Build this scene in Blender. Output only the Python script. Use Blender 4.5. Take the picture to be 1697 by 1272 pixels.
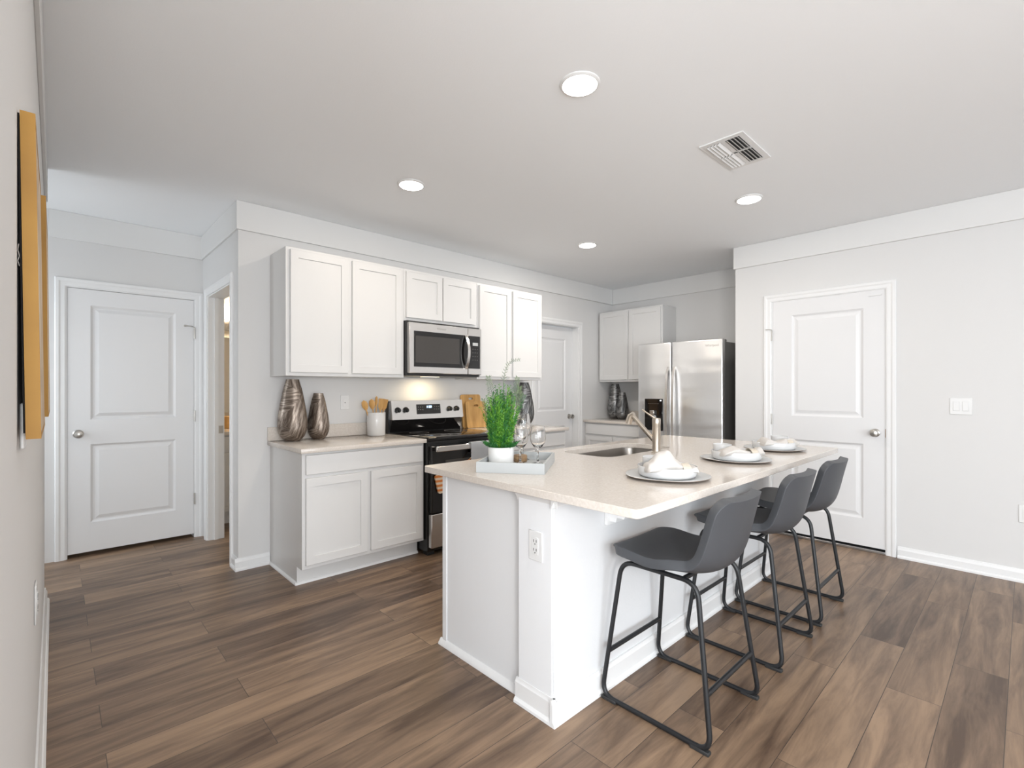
import bpy, bmesh, math, random
from mathutils import Vector, Matrix
random.seed(7)
S = bpy.context.scene
for o in list(bpy.data.objects): bpy.data.objects.remove(o)
PI = math.pi
# ------------------------------------------------------------------ camera
H = 1.2625
cam = bpy.data.cameras.new('camera'); co = bpy.data.objects.new('camera', cam); S.collection.objects.link(co)
cam.sensor_width = 36; cam.sensor_fit = 'HORIZONTAL'; cam.lens = 804.0/1697*36
cam.shift_y = 8.75/1697; cam.clip_start = 0.01
co.location = (0, 0, H); co.rotation_euler = (PI/2, 0, math.radians(46.7-90))
S.camera = co
# ------------------------------------------------------------------ view + world
vs = S.view_settings
vs.view_transform = 'Standard'; vs.look = 'None'; vs.gamma = 1; vs.use_curve_mapping = False
vs.exposure = 0.17
W = bpy.data.worlds.new('world'); S.world = W; W.use_nodes = True
bg = W.node_tree.nodes['Background']; bg.inputs[0].default_value = (.86, .93, 1, 1); bg.inputs[1].default_value = 1.0

def area(name, loc, rot, sx, sy, power, col, shape='RECTANGLE', spread=PI):
    l = bpy.data.lights.new(name, 'AREA'); l.shape = shape; l.size = sx; l.size_y = sy
    l.energy = power; l.color = col; l.spread = spread
    o = bpy.data.objects.new(name, l); o.location = loc; o.rotation_euler = rot
    S.collection.objects.link(o); return o
DAY = (.88, .945, 1.0); WARM = (1.0, .88, .74)
# daylight from unseen living room openings; the hall light is an added fill
area('daylight_patio', (-.3, -4.60, 1.15), (PI/2, 0, 0), 4.2, 2.1, 165, DAY)
area('daylight_side', (-2.66, -1.0, 1.25), (PI/2, 0, -PI/2), 2.8, 2.2, 100, DAY)
area('hall_fill', (-1.40, 4.45, 1.15), (PI/2-.35, 0, -PI/2), .7, 1.7, 27, DAY)  # added fill with no opening behind it, brightens the hall
lp = bpy.data.lights.new('living_room_fill', 'POINT'); lp.energy = 110; lp.color = (1, .99, .98); lp.shadow_soft_size = .22  # unseen point light added to brighten the ceiling and island end
lo = bpy.data.objects.new('living_room_fill', lp); lo.location = (-.15, -1.0, 1.45); S.collection.objects.link(lo)
LAMPS = [(1.645, 1.32), (1.665, 2.71), (3.485, 1.315), (3.525, 2.74)]
ZC = 2.577
for i, (x, y) in enumerate(LAMPS + [(1.645, -1.6), (3.485, -1.6)]):  # last pair is unseen, added behind the camera to brighten the room
    area('downlight_and_fill', (x, y, ZC-.0175), (0, 0, 0), .145, .145, [4.5, 5.5, 4, 14, 5, 4][i], WARM if i < 2 else (1, .93, .85), 'DISK')

# ------------------------------------------------------------------ materials
def mat(name, col, rough=.5, metal=0, **kw):
    m = bpy.data.materials.new(name); m.use_nodes = True
    b = m.node_tree.nodes['Principled BSDF']
    b.inputs['Base Color'].default_value = (*col, 1); b.inputs['Roughness'].default_value = rough
    b.inputs['Metallic'].default_value = metal
    for k, v in kw.items():
        b.inputs[k.replace('_', ' ')].default_value = v
    return m
def nodes(m): return m.node_tree.nodes, m.node_tree.links, m.node_tree.nodes['Principled BSDF']
def bump_noise(m, scale=300, strength=.05, dist=.002, stretch=(1, 1, 1), detail=3):
    n, l, b = nodes(m)
    tc = n.new('ShaderNodeTexCoord'); mp = n.new('ShaderNodeMapping'); mp.inputs['Scale'].default_value = stretch
    nz = n.new('ShaderNodeTexNoise'); nz.inputs['Scale'].default_value = scale; nz.inputs['Detail'].default_value = detail
    bp = n.new('ShaderNodeBump'); bp.inputs['Strength'].default_value = strength; bp.inputs['Distance'].default_value = dist
    l.new(tc.outputs['Object'], mp.inputs[0]); l.new(mp.outputs[0], nz.inputs[0]); l.new(nz.outputs[0], bp.inputs['Height'])
    l.new(bp.outputs[0], b.inputs['Normal']); return m
def col_noise(m, c1, c2, scale=5, stretch=(1, 1, 1), lo=.35, hi=.65, detail=5, rough=None, distort=0):
    n, l, b = nodes(m)
    tc = n.new('ShaderNodeTexCoord'); mp = n.new('ShaderNodeMapping'); mp.inputs['Scale'].default_value = stretch
    nz = n.new('ShaderNodeTexNoise'); nz.inputs['Scale'].default_value = scale; nz.inputs['Detail'].default_value = detail
    nz.inputs['Distortion'].default_value = distort
    r = n.new('ShaderNodeValToRGB'); e = r.color_ramp.elements
    e[0].position = lo; e[0].color = (*c1, 1); e[1].position = hi; e[1].color = (*c2, 1)
    l.new(tc.outputs['Object'], mp.inputs[0]); l.new(mp.outputs[0], nz.inputs[0]); l.new(nz.outputs[0], r.inputs[0])
    l.new(r.outputs[0], b.inputs['Base Color']); return m

M = {}
M['wall'] = bump_noise(mat('wall_paint', (.70, .695, .69), .85), 220, .12, .0012)
M['ceil'] = bump_noise(mat('ceiling_paint', (.895, .91, .925), .9), 160, .2, .0015)
M['trim'] = mat('trim_paint', (.81, .812, .812), .35)
M['door'] = mat('door_paint', (.76, .76, .765), .38)
M['cab'] = mat('cabinet_lacquer', (.72, .715, .707), .35)
M['cabside'] = mat('cabinet_side', (.70, .69, .67), .4)
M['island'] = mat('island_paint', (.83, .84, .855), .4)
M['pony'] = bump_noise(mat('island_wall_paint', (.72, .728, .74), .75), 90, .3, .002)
M['quartz'] = col_noise(mat('quartz', (.68, .62, .56), .12), (.66, .60, .54), (.71, .655, .60), 120, lo=.4, hi=.6)
M['steel'] = bump_noise(mat('brushed_steel', (.70, .68, .66), .27, 1), 60, .10, .0006, (1, 1, 60), 2)
M['steel_h'] = bump_noise(mat('brushed_steel_fridge', (.88, .88, .88), .30, 1, Anisotropic=.5), 4.0, .9, .010, (.1, .2, 1.9), 1)
M['steel_side'] = mat('fridge_side_grey', (.22, .215, .21), .4, .5)
M['sink'] = mat('sink_steel', (.26, .24, .22), .3, 1)
M['nickel'] = mat('brushed_nickel', (.60, .54, .47), .28, 1)
M['knobm'] = mat('satin_nickel', (.50, .48, .45), .3, 1)
M['black'] = mat('black_enamel', (.012, .012, .012), .25)
M['glass_black'] = mat('black_glass', (.010, .009, .009), .06)
M['glass_mw'] = mat('microwave_window', (.055, .050, .046), .12)
M['plastic_black'] = mat('black_plastic', (.02, .02, .02), .4)
M['frame_black'] = mat('black_tube', (.010, .011, .013), .42)
M['vinyl'] = bump_noise(mat('grey_faux_leather', (.066, .070, .078), .48), 500, .15, .0006)
M['rubber'] = mat('rubber', (.02, .02, .02), .7)
M['china'] = mat('white_china', (.64, .64, .64), .12)
M['charger'] = mat('grey_charger', (.52, .53, .53), .35)
M['charger_rim'] = mat('charger_underside', (.25, .2, .17), .5)
M['linen'] = bump_noise(mat('white_linen', (.60, .57, .54), .9), 900, .4, .001)
M['napring'] = mat('napkin_ring', (.60, .54, .45), .6)
M['wood'] = col_noise(mat('bamboo', (.55, .30, .09), .45), (.50, .27, .08), (.66, .38, .13), 30, (1, 1, .12))
M['wood_dark'] = col_noise(mat('dark_wood', (.25, .15, .08), .5), (.2, .12, .06), (.36, .23, .12), 40, (1, 1, 4))
M['traym'] = mat('tray_grey', (.47, .49, .495), .5)
M['pot'] = mat('white_pot', (.84, .84, .83), .25)
M['soil'] = mat('soil', (.03, .02, .015), .95)
M['plate_w'] = mat('white_plastic', (.77, .77, .765), .3)
M['slot'] = mat('outlet_slot', (.04, .04, .04), .5)
M['ochre'] = col_noise(mat('ochre_paint', (.52, .28, .045), .6), (.33, .165, .025), (.40, .21, .033), 6)
M['artface'] = col_noise(mat('abstract_canvas', (.5, .4, .25), .7), (.30, .17, .08), (.72, .62, .48), 7, (1, 3, .5), distort=1.5)
M['artback'] = mat('canvas_back_shade', (.006, .005, .005), .9)  # near-black, paints the shade of the gap behind the artworks
M['wire'] = mat('wire', (.6, .6, .6), .4, 1)
M['dark'] = mat('shade_dark', (.05, .05, .048), .8)  # dark colour standing in for shade in the duct and door gaps
M['stem'] = mat('stem_green', (.05, .16, .03), .6)
M['thresh'] = mat('aluminium_threshold', (.5, .5, .5), .35, 1)
M['bathwall'] = mat('bathroom_paint', (.72, .66, .57), .8)
M['towel'] = bump_noise(mat('white_towel', (.74, .76, .78), .95), 500, .4, .002)
M['weave'] = None

def emis(name, col, s):
    m = mat(name, col, .5); b = nodes(m)[2]
    b.inputs['Emission Color'].default_value = (*col, 1); b.inputs['Emission Strength'].default_value = s; return m
M['lens'] = emis('lamp_lens', (1, .96, .9), 9)
M['led'] = emis('led_digits', (.45, .7, 1), 2.5)
M['ledw'] = emis('led_white', (.9, .95, 1), 1.2)
M['bulb'] = emis('vanity_bulb', (1, .9, .75), 6)

def glass():
    m = mat('clear_glass', (1, 1, 1), .02); b = nodes(m)[2]
    b.inputs['Transmission Weight'].default_value = 1; b.inputs['IOR'].default_value = 1.45; return m
M['glass'] = glass()

def leafmat(name, c1, c2):
    m = col_noise(mat(name, c1, .55), c1, c2, 35); return m
M['leaf'] = leafmat('fern_green', (.03, .20, .015), (.17, .40, .03))
M['leaf_dark'] = leafmat('fern_dark_green', (.010, .10, .018), (.03, .19, .03))
M['frond'] = leafmat('grey_green_frond', (.06, .11, .06), (.16, .22, .10))
M['blossom'] = leafmat('cream_blossom', (.80, .72, .35), (.85, .82, .65))

def floor_mat():
    m = mat('plank_floor', (.2, .14, .1), .38); n, l, b = nodes(m)
    tc = n.new('ShaderNodeTexCoord')
    br = n.new('ShaderNodeTexBrick'); br.offset = .37; br.offset_frequency = 2; br.squash = 1
    br.inputs['Color1'].default_value = (0, 0, 0, 1); br.inputs['Color2'].default_value = (1, 1, 1, 1)
    br.inputs['Mortar'].default_value = (.5, .5, .5, 1)
    br.inputs['Scale'].default_value = 1; br.inputs['Mortar Size'].default_value = .0012
    br.inputs['Brick Width'].default_value = 1.22; br.inputs['Row Height'].default_value = .178
    br.inputs['Mortar Smooth'].default_value = .2
    l.new(tc.outputs['Object'], br.inputs['Vector'])
    # grain, offset per plank
    sc = n.new('ShaderNodeVectorMath'); sc.operation = 'MULTIPLY'; sc.inputs[1].default_value = (1.3, 11, 1)
    l.new(tc.outputs['Object'], sc.inputs[0])
    off = n.new('ShaderNodeVectorMath'); off.operation = 'MULTIPLY_ADD'; off.inputs[1].default_value = (7, 3, 31)
    l.new(br.outputs['Color'], off.inputs[0]); l.new(sc.outputs[0], off.inputs[2])
    nz = n.new('ShaderNodeTexNoise'); nz.inputs['Scale'].default_value = 1.3; nz.inputs['Detail'].default_value = 7
    nz.inputs['Roughness'].default_value = .6; nz.inputs['Distortion'].default_value = .6
    l.new(off.outputs[0], nz.inputs['Vector'])
    fine = n.new('ShaderNodeTexNoise'); fine.inputs['Scale'].default_value = 9; fine.inputs['Detail'].default_value = 4
    l.new(off.outputs[0], fine.inputs['Vector'])
    r = n.new('ShaderNodeValToRGB'); e = r.color_ramp.elements
    e[0].position = .30; e[0].color = (.080, .047, .029, 1); e[1].position = .72; e[1].color = (.325, .215, .135, 1)
    x = r.color_ramp.elements.new(.5); x.color = (.185, .120, .077, 1)
    # plank tone shift
    ad = n.new('ShaderNodeMath'); ad.operation = 'MULTIPLY_ADD'; ad.inputs[1].default_value = .22
    sb = n.new('ShaderNodeMath'); sb.operation = 'SUBTRACT'; sb.inputs[1].default_value = .11
    l.new(br.outputs['Color'], ad.inputs[0]); l.new(nz.outputs[0], ad.inputs[2]); l.new(ad.outputs[0], sb.inputs[0])
    fm = n.new('ShaderNodeMath'); fm.operation = 'MULTIPLY_ADD'; fm.inputs[1].default_value = .12
    fs = n.new('ShaderNodeMath'); fs.operation = 'SUBTRACT'; fs.inputs[1].default_value = .06
    l.new(fine.outputs[0], fm.inputs[0]); l.new(sb.outputs[0], fm.inputs[2]); l.new(fm.outputs[0], fs.inputs[0])
    l.new(fs.outputs[0], r.inputs[0])
    mx = n.new('ShaderNodeMix'); mx.data_type = 'RGBA'; mx.inputs['B'].default_value = (.05, .035, .025, 1)
    l.new(br.outputs['Fac'], mx.inputs['Factor']); l.new(r.outputs[0], mx.inputs['A']); l.new(mx.outputs['Result'], b.inputs['Base Color'])
    bp = n.new('ShaderNodeBump'); bp.inputs['Strength'].default_value = .25; bp.inputs['Distance'].default_value = .002
    iv = n.new('ShaderNodeMath'); iv.operation = 'SUBTRACT'; iv.inputs[0].default_value = 1
    l.new(br.outputs['Fac'], iv.inputs[1]); l.new(iv.outputs[0], bp.inputs['Height']); l.new(bp.outputs[0], b.inputs['Normal'])
    return m
M['floor'] = floor_mat()

def vase_mat(name, cdark, clight):
    m = mat(name, cdark, .38, .75); n, l, b = nodes(m)
    tc = n.new('ShaderNodeTexCoord')
    vo = n.new('ShaderNodeTexVoronoi'); vo.inputs['Scale'].default_value = 5
    l.new(tc.outputs['Object'], vo.inputs['Vector'])
    # groove direction turns from patch to patch
    vr = n.new('ShaderNodeVectorRotate'); vr.rotation_type = 'Y_AXIS'
    an = n.new('ShaderNodeMath'); an.operation = 'MULTIPLY'; an.inputs[1].default_value = 5
    sp = n.new('ShaderNodeSeparateColor'); l.new(vo.outputs['Color'], sp.inputs[0]); l.new(sp.outputs[0], an.inputs[0])
    l.new(tc.outputs['Object'], vr.inputs['Vector']); l.new(an.outputs[0], vr.inputs['Angle'])
    st = n.new('ShaderNodeVectorMath'); st.operation = 'MULTIPLY'; st.inputs[1].default_value = (9, 9, 95)
    l.new(vr.outputs[0], st.inputs[0])
    wv = n.new('ShaderNodeTexNoise'); wv.inputs['Scale'].default_value = 1; wv.inputs['Detail'].default_value = 4; wv.inputs['Roughness'].default_value = .65
    l.new(st.outputs[0], wv.inputs['Vector'])
    r = n.new('ShaderNodeValToRGB'); e = r.color_ramp.elements
    e[0].position = .42; e[0].color = (*cdark, 1); e[1].position = .68; e[1].color = (*clight, 1)
    l.new(wv.outputs[0], r.inputs[0]); l.new(r.outputs[0], b.inputs['Base Color'])
    bp = n.new('ShaderNodeBump'); bp.inputs['Strength'].default_value = .5; bp.inputs['Distance'].default_value = .003
    l.new(wv.outputs[0], bp.inputs['Height']); l.new(bp.outputs[0], b.inputs['Normal']); return m
M['bronze'] = vase_mat('bronze_vase', (.13, .10, .08), (.48, .41, .35))
M['pewter'] = vase_mat('pewter_vase', (.07, .07, .07), (.40, .40, .40))

def stripe_mat():
    m = mat('orange_stripes', (.7, .3, .1), .9); n, l, b = nodes(m)
    tc = n.new('ShaderNodeTexCoord'); wv = n.new('ShaderNodeTexWave'); wv.bands_direction = 'Z'; wv.inputs['Scale'].default_value = 9
    r = n.new('ShaderNodeValToRGB'); r.color_ramp.interpolation = 'CONSTANT'; e = r.color_ramp.elements
    e[0].color = (.62, .20, .05, 1); e[1].position = .55; e[1].color = (.72, .58, .44, 1)
    x = e.new(.35); x.color = (.70, .33, .12, 1)
    l.new(tc.outputs['Object'], wv.inputs[0]); l.new(wv.outputs[0], r.inputs[0]); l.new(r.outputs[0], b.inputs['Base Color']); return m
M['stripe'] = stripe_mat()

# ------------------------------------------------------------------ helpers
def tag(o, label=None, cat=None, group=None, kind=None):
    if label: o['label'] = label
    if cat: o['category'] = cat
    if group: o['group'] = group
    if kind: o['kind'] = kind
    return o
def worldloc(o):
    m = Matrix.Identity(4)
    while o is not None: m = o.matrix_basis @ m; o = o.parent
    return m
def thing(name, loc, label, cat, group=None, rz=0):
    o = bpy.data.objects.new(name, None); o.empty_display_size = .05; S.collection.objects.link(o)
    o.location = loc; o.rotation_euler = (0, 0, rz)
    return tag(o, label, cat, group)
def obj(name, bm, m, parent=None, smooth=True, mods=None, angle=38, origin=None):
    bmesh.ops.recalc_face_normals(bm, faces=bm.faces[:])
    if parent is not None:
        bm.transform(worldloc(parent).inverted())
        loc = None
    else:
        if origin is None and len(bm.verts):
            xs = [v.co.x for v in bm.verts]; ys = [v.co.y for v in bm.verts]; zs = [v.co.z for v in bm.verts]
            origin = ((min(xs)+max(xs))/2, (min(ys)+max(ys))/2, min(zs))
        loc = Vector(origin or (0, 0, 0)); bm.transform(Matrix.Translation(-loc))
    me = bpy.data.meshes.new(name); bm.to_mesh(me); bm.free()
    for mm in (m if isinstance(m, (list, tuple)) else [m]): me.materials.append(M[mm] if isinstance(mm, str) else mm)
    if smooth:
        for p in me.polygons: p.use_smooth = True
        me.set_sharp_from_angle(angle=math.radians(angle))
    o = bpy.data.objects.new(name, me); S.collection.objects.link(o)
    if parent is not None: o.parent = parent
    else: o.location = loc
    return o
def struct(name, bm, m, **k):
    return tag(obj(name, bm, m, **k), kind='structure')
def B(): return bmesh.new()
def box(bm, x0, x1, y0, y1, z0, z1, bev=0, mi=0, seg=1):
    x0, x1 = sorted((x0, x1)); y0, y1 = sorted((y0, y1)); z0, z1 = sorted((z0, z1))
    vs_ = [bm.verts.new(p) for p in ((x0,y0,z0),(x1,y0,z0),(x1,y1,z0),(x0,y1,z0),(x0,y0,z1),(x1,y0,z1),(x1,y1,z1),(x0,y1,z1))]
    fs = [bm.faces.new([vs_[i] for i in f]) for f in ((3,2,1,0),(4,5,6,7),(0,1,5,4),(1,2,6,5),(2,3,7,6),(3,0,4,7))]
    for f in fs: f.material_index = mi
    if bev:
        es = list({e for f in fs for e in f.edges})
        r = bmesh.ops.bevel(bm, geom=es, offset=bev, segments=seg, affect='EDGES', profile=.5)
        for f in r['faces']: f.material_index = mi
    return bm
def bx(*a, **k): return box(B(), *a, **k)
def cyl(bm, c, axis, r, h, n=24, r2=None, mi=0):
    """cylinder/cone from point c along axis for length h"""
    a = Vector(axis).normalized(); c = Vector(c); u = a.orthogonal().normalized(); v = a.cross(u)
    r2 = r if r2 is None else r2
    A = [bm.verts.new(c+(u*math.cos(t)+v*math.sin(t))*r) for t in [2*PI*i/n for i in range(n)]]
    C2 = [bm.verts.new(c+a*h+(u*math.cos(t)+v*math.sin(t))*r2) for t in [2*PI*i/n for i in range(n)]]
    fs = [bm.faces.new((A[i], A[(i+1) % n], C2[(i+1) % n], C2[i])) for i in range(n)]
    fs += [bm.faces.new(A[::-1]), bm.faces.new(C2)]
    for f in fs: f.material_index = mi
    return bm
def lathe(bm, c, prof, n=40, axis=(0, 0, 1), sx=1, sy=1, mi=0):
    a = Vector(axis).normalized(); c = Vector(c)
    u = Vector((1, 0, 0)) if abs(a.z) > .9 else a.orthogonal().normalized(); v = a.cross(u)
    rings = []
    for r, z in prof:
        if r < 1e-6: rings.append([bm.verts.new(c+a*z)])
        else: rings.append([bm.verts.new(c+a*z+u*(r*sx*math.cos(2*PI*i/n))+v*(r*sy*math.sin(2*PI*i/n))) for i in range(n)])
    for p, q in zip(rings, rings[1:]):
        for i in range(n):
            j = (i+1) % n
            if len(p) == 1 and len(q) == 1: continue
            if len(p) == 1: f = bm.faces.new((p[0], q[j], q[i]))
            elif len(q) == 1: f = bm.faces.new((p[i], p[j], q[0]))
            else: f = bm.faces.new((p[i], p[j], q[j], q[i]))
            f.material_index = mi
    return bm
def round_path(pts, r, n=6, closed=False):
    P = [Vector(p) for p in pts]; out = []; N = len(P)
    for i, p in enumerate(P):
        if not closed and i in (0, N-1): out.append(p); continue
        a = P[i-1]-p; b = P[(i+1) % N]-p
        rr = min(r, a.length*.45, b.length*.45)
        s = p+a.normalized()*rr; e = p+b.normalized()*rr
        for k in range(n+1):
            t = k/n; out.append(s*(1-t)**2+p*2*t*(1-t)+e*t*t)
    return out
def tube(bm, pts, r, n=10, closed=False, radii=None, mi=0, sq=None):
    P = [Vector(p) for p in pts]; N = len(P); rings = []
    u = None
    for i in range(N):
        if closed: d = (P[(i+1) % N]-P[i-1])
        else: d = P[min(i+1, N-1)]-P[max(i-1, 0)]
        d.normalize()
        if u is None: u = d.orthogonal().normalized()
        u = (u-d*u.dot(d)).normalized(); v = d.cross(u)
        rr = radii[i] if radii else r
        rings.append([bm.verts.new(P[i]+(u*math.cos(2*PI*k/n)+v*math.sin(2*PI*k/n))*rr) for k in range(n)])
    M_ = N if closed else N-1
    for i in range(M_):
        a, b = rings[i], rings[(i+1) % N]
        # match twist on the closing segment
        off = 0
        if closed and i == N-1:
            off = min(range(n), key=lambda s: (a[0].co-b[s].co).length)
        for k in range(n):
            f = bm.faces.new((a[k], a[(k+1) % n], b[(k+1+off) % n], b[(k+off) % n])); f.material_index = mi
    if not closed:
        bm.faces.new(rings[0][::-1]).material_index = mi; bm.faces.new(rings[-1]).material_index = mi
    return bm
def ribbon(bm, pts, wvec, tvec):
    """flat bar swept along pts; wvec = half width vector, tvec = half thickness per point (list or one)"""
    rings = []
    for i, p in enumerate(pts):
        p = Vector(p); w = Vector(wvec); t = Vector(tvec[i] if isinstance(tvec, list) else tvec)
        rings.append([bm.verts.new(p+a*w+b*t) for a, b in ((-1, -1), (1, -1), (1, 1), (-1, 1))])
    for a, b in zip(rings, rings[1:]):
        for k in range(4): bm.faces.new((a[k], a[(k+1) % 4], b[(k+1) % 4], b[k]))
    bm.faces.new(rings[0][::-1]); bm.faces.new(rings[-1]); return bm
def rrect(x0, x1, y0, y1, r, n=5):
    out = []
    for cx, cy, a0 in ((x1-r, y1-r, 0), (x0+r, y1-r, PI/2), (x0+r, y0+r, PI), (x1-r, y0+r, 1.5*PI)):
        for k in range(n+1):
            a = a0+PI/2*k/n; out.append((cx+r*math.cos(a), cy+r*math.sin(a)))
    return out
def prism(bm, pts, z0, z1, f3=None, mi=0):
    """extrude polygon; f3 maps (a,b,c)->xyz"""
    f3 = f3 or (lambda a, b, c: (a, b, c))
    A = [bm.verts.new(f3(x, y, z0)) for x, y in pts]; C2 = [bm.verts.new(f3(x, y, z1)) for x, y in pts]
    n = len(pts)
    fs = [bm.faces.new((A[i], A[(i+1) % n], C2[(i+1) % n], C2[i])) for i in range(n)]
    fs += [bm.faces.new(A[::-1]), bm.faces.new(C2)]
    for f in fs: f.material_index = mi
    return bm
def panel_slab(bm, O, U, V, N, w, h, t, panels, rings, edge=.002):
    """door slab whose face (towards N) carries moulded panels. O lower corner of the face plane."""
    O, U, V, N = map(Vector, (O, U, V, N))
    us = sorted({edge, w-edge} | {p[0] for p in panels} | {p[1] for p in panels})
    vv = sorted({edge, h-edge} | {p[2] for p in panels} | {p[3] for p in panels})
    P = lambda u, v, d=0: bm.verts.new(O+U*u+V*v+N*d)
    for a, b in zip(us, us[1:]):
        for c, d in zip(vv, vv[1:]):
            cu, cv = (a+b)/2, (c+d)/2
            if any(p[0] < cu < p[1] and p[2] < cv < p[3] for p in panels): continue
            bm.faces.new((P(a, c), P(b, c), P(b, d), P(a, d)))
    for p in panels:
        prev = None
        for ins, dep in [(0, 0)]+rings:
            r = [P(p[0]+ins, p[2]+ins, dep), P(p[1]-ins, p[2]+ins, dep), P(p[1]-ins, p[3]-ins, dep), P(p[0]+ins, p[3]-ins, dep)]
            if prev:
                for k in range(4): bm.faces.new((prev[k], prev[(k+1) % 4], r[(k+1) % 4], r[k]))
            prev = r
        bm.faces.new(prev)
    f = [P(edge, edge), P(w-edge, edge), P(w-edge, h-edge), P(edge, h-edge)]
    m_ = [P(0, 0, -edge), P(w, 0, -edge), P(w, h, -edge), P(0, h, -edge)]
    b = [P(0, 0, -t), P(w, 0, -t), P(w, h, -t), P(0, h, -t)]
    for k in range(4):
        j = (k+1) % 4
        bm.faces.new((f[k], f[j], m_[j], m_[k])); bm.faces.new((m_[k], m_[j], b[j], b[k]))
    bm.faces.new(b[::-1])
    bmesh.ops.remove_doubles(bm, verts=bm.verts[:], dist=1e-5)
    return bm
def copy_tree(o, parent=None):
    c = o.copy(); S.collection.objects.link(c)
    if parent is not None: c.parent = parent
    for ch in [x for x in bpy.data.objects if x.parent == o]: copy_tree(ch, c)
    return c
def text_part(txt, size, mw, m, parent, name='badge'):
    cu = bpy.data.curves.new('lettering', 'FONT'); cu.body = txt; cu.size = size; cu.align_x = 'CENTER'; cu.align_y = 'CENTER'; cu.extrude = .0003
    t = bpy.data.objects.new('lettering', cu); S.collection.objects.link(t)
    bpy.context.view_layer.update()
    me = bpy.data.meshes.new_from_object(t.evaluated_get(bpy.context.evaluated_depsgraph_get()))
    bpy.data.objects.remove(t); bpy.data.curves.remove(cu)
    bm = B(); bm.from_mesh(me); bm.transform(mw); bpy.data.meshes.remove(me)
    return obj(name, bm, m, parent, smooth=False)

# ------------------------------------------------------------------ room shell
YR, XC, YD, XF, XR, YRR, XL = 3.77, .93, 4.885, 5.38, 4.61, 1.86, -.045
TH = .12
struct('floor', bx(-2.6, 6.2, -4.6, 7.2, -.10, 0), 'floor')
struct('ceiling', bx(-2.6, 6.2, -4.6, 7.2, ZC, ZC+.12), 'ceil')
def wall_y(bm, y0, y1, x0, x1, openings=()):
    """wall running along x between y0..y1 thick, openings (x0,x1,z0,z1)"""
    cur = x0
    for a, b, c, d in sorted(openings):
        box(bm, cur, a, y0, y1, 0, ZC)
        if c > 0: box(bm, a, b, y0, y1, 0, c)
        if d < ZC: box(bm, a, b, y0, y1, d, ZC)
        cur = b
    box(bm, cur, x1, y0, y1, 0, ZC); return bm
def wall_x(bm, x0, x1, y0, y1, openings=()):
    cur = y0
    for a, b, c, d in sorted(openings):
        box(bm, x0, x1, cur, a, 0, ZC)
        if c > 0: box(bm, x0, x1, a, b, 0, c)
        if d < ZC: box(bm, x0, x1, a, b, d, ZC)
        cur = b
    box(bm, x0, x1, cur, y1, 0, ZC); return bm
# wall with the range and its pantry opening
PD = (3.90, 4.68, 0, 2.03)
struct('wall_back', wall_y(B(), YR, YR+TH, XC, XF+TH, [PD]), 'wall')
BD = (3.955, 4.70, 0, 2.045)       # bathroom doorway in the short return wall
struct('wall_return', wall_x(B(), XC, XC+TH, YR+TH, YD, [(BD[0], BD[1], 0, BD[3])]), 'wall')
LD = (.055, .878, 0, 2.035)
struct('wall_hall', wall_y(B(), YD, YD+TH, -1.6, XC+TH, [LD]), 'wall')
struct('wall_left', wall_x(B(), XL-TH, XL, .72, 4.0), 'wall')
struct('wall_fridge', wall_x(B(), XF, XF+TH, YRR-TH, YR), 'wall')
RD = (.728, 1.55, 0, 2.035)
bm = wall_x(B(), XR, XR+TH, -4.6, YRR, [RD]); box(bm, XR+TH, XF, YRR-TH, YRR, 0, ZC)
struct('wall_right', bm, 'wall')
# living room behind the camera, hall end, bathroom
bm = wall_y(B(), -4.55, -4.43, -2.6, XR, [(-2.4, 1.8, 0.05, 2.2)]); struct('wall_front', bm, 'wall')
struct('wall_living', wall_x(B(), -2.6, -2.48, -4.43, .72, [(-2.4, .4, .15, 2.35)]), 'wall')
struct('wall_living_return', wall_y(B(), .72, .84, -2.6, XL-TH), 'wall')
struct('wall_hall_end', wall_x(B(), -1.6, -1.48, 3.88, YD), 'wall')
struct('wall_hall_side', wall_y(B(), 3.88, 4.0, -1.48, XL-TH), 'wall')
bm = wall_y(B(), 5.72, 5.84, XC+TH, 2.6); box(bm, 2.5, 2.6, YR+TH, 5.72, 0, ZC); box(bm, XC+TH, XC+TH+.02, YD, 5.72, 0, ZC)
struct('wall_bathroom', bm, 'bathwall')

# window frames of the living room (behind the camera)
bm = B()
for x in (-2.4, -.33, 1.74): box(bm, x, x+.06, -4.55, -4.47, .05, 2.2)
box(bm, -2.4, 1.8, -4.55, -4.47, .05, .11); box(bm, -2.4, 1.8, -4.55, -4.47, 2.14, 2.2)
struct('window_1', bm, 'trim')
bm = B()
for y in (-2.4, -1.03, .34): box(bm, -2.6, -2.52, y, y+.06, .3, 2.2)
box(bm, -2.6, -2.52, -2.4, .4, .15, .21); box(bm, -2.6, -2.52, -2.4, .4, 2.29, 2.35)
struct('window_2', bm, 'trim')

# raised band along the top of the walls
BZ, BT = 2.376, .014
def band(name, x0, x1, y0, y1): return struct(name, bx(x0, x1, y0, y1, BZ, ZC-.0005, bev=.002), 'trim_band')
M['trim_band'] = bump_noise(mat('band_paint', (.74, .737, .73), .75), 220, .1, .001)
band('trim_1', XC-BT, XF-BT, YR-BT-.004, YR)
band('trim_2', XC-BT, XC, YR, YD-BT)
band('trim_3', XL+BT, XC, YD-BT, YD)
band('trim_4', XL, XL+BT, .725, 4.0)
band('trim_5', XF-BT, XF, YRR, YR-BT-.004)
band('trim_6', XR-BT, XR, -4.43, YRR+BT)

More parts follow.
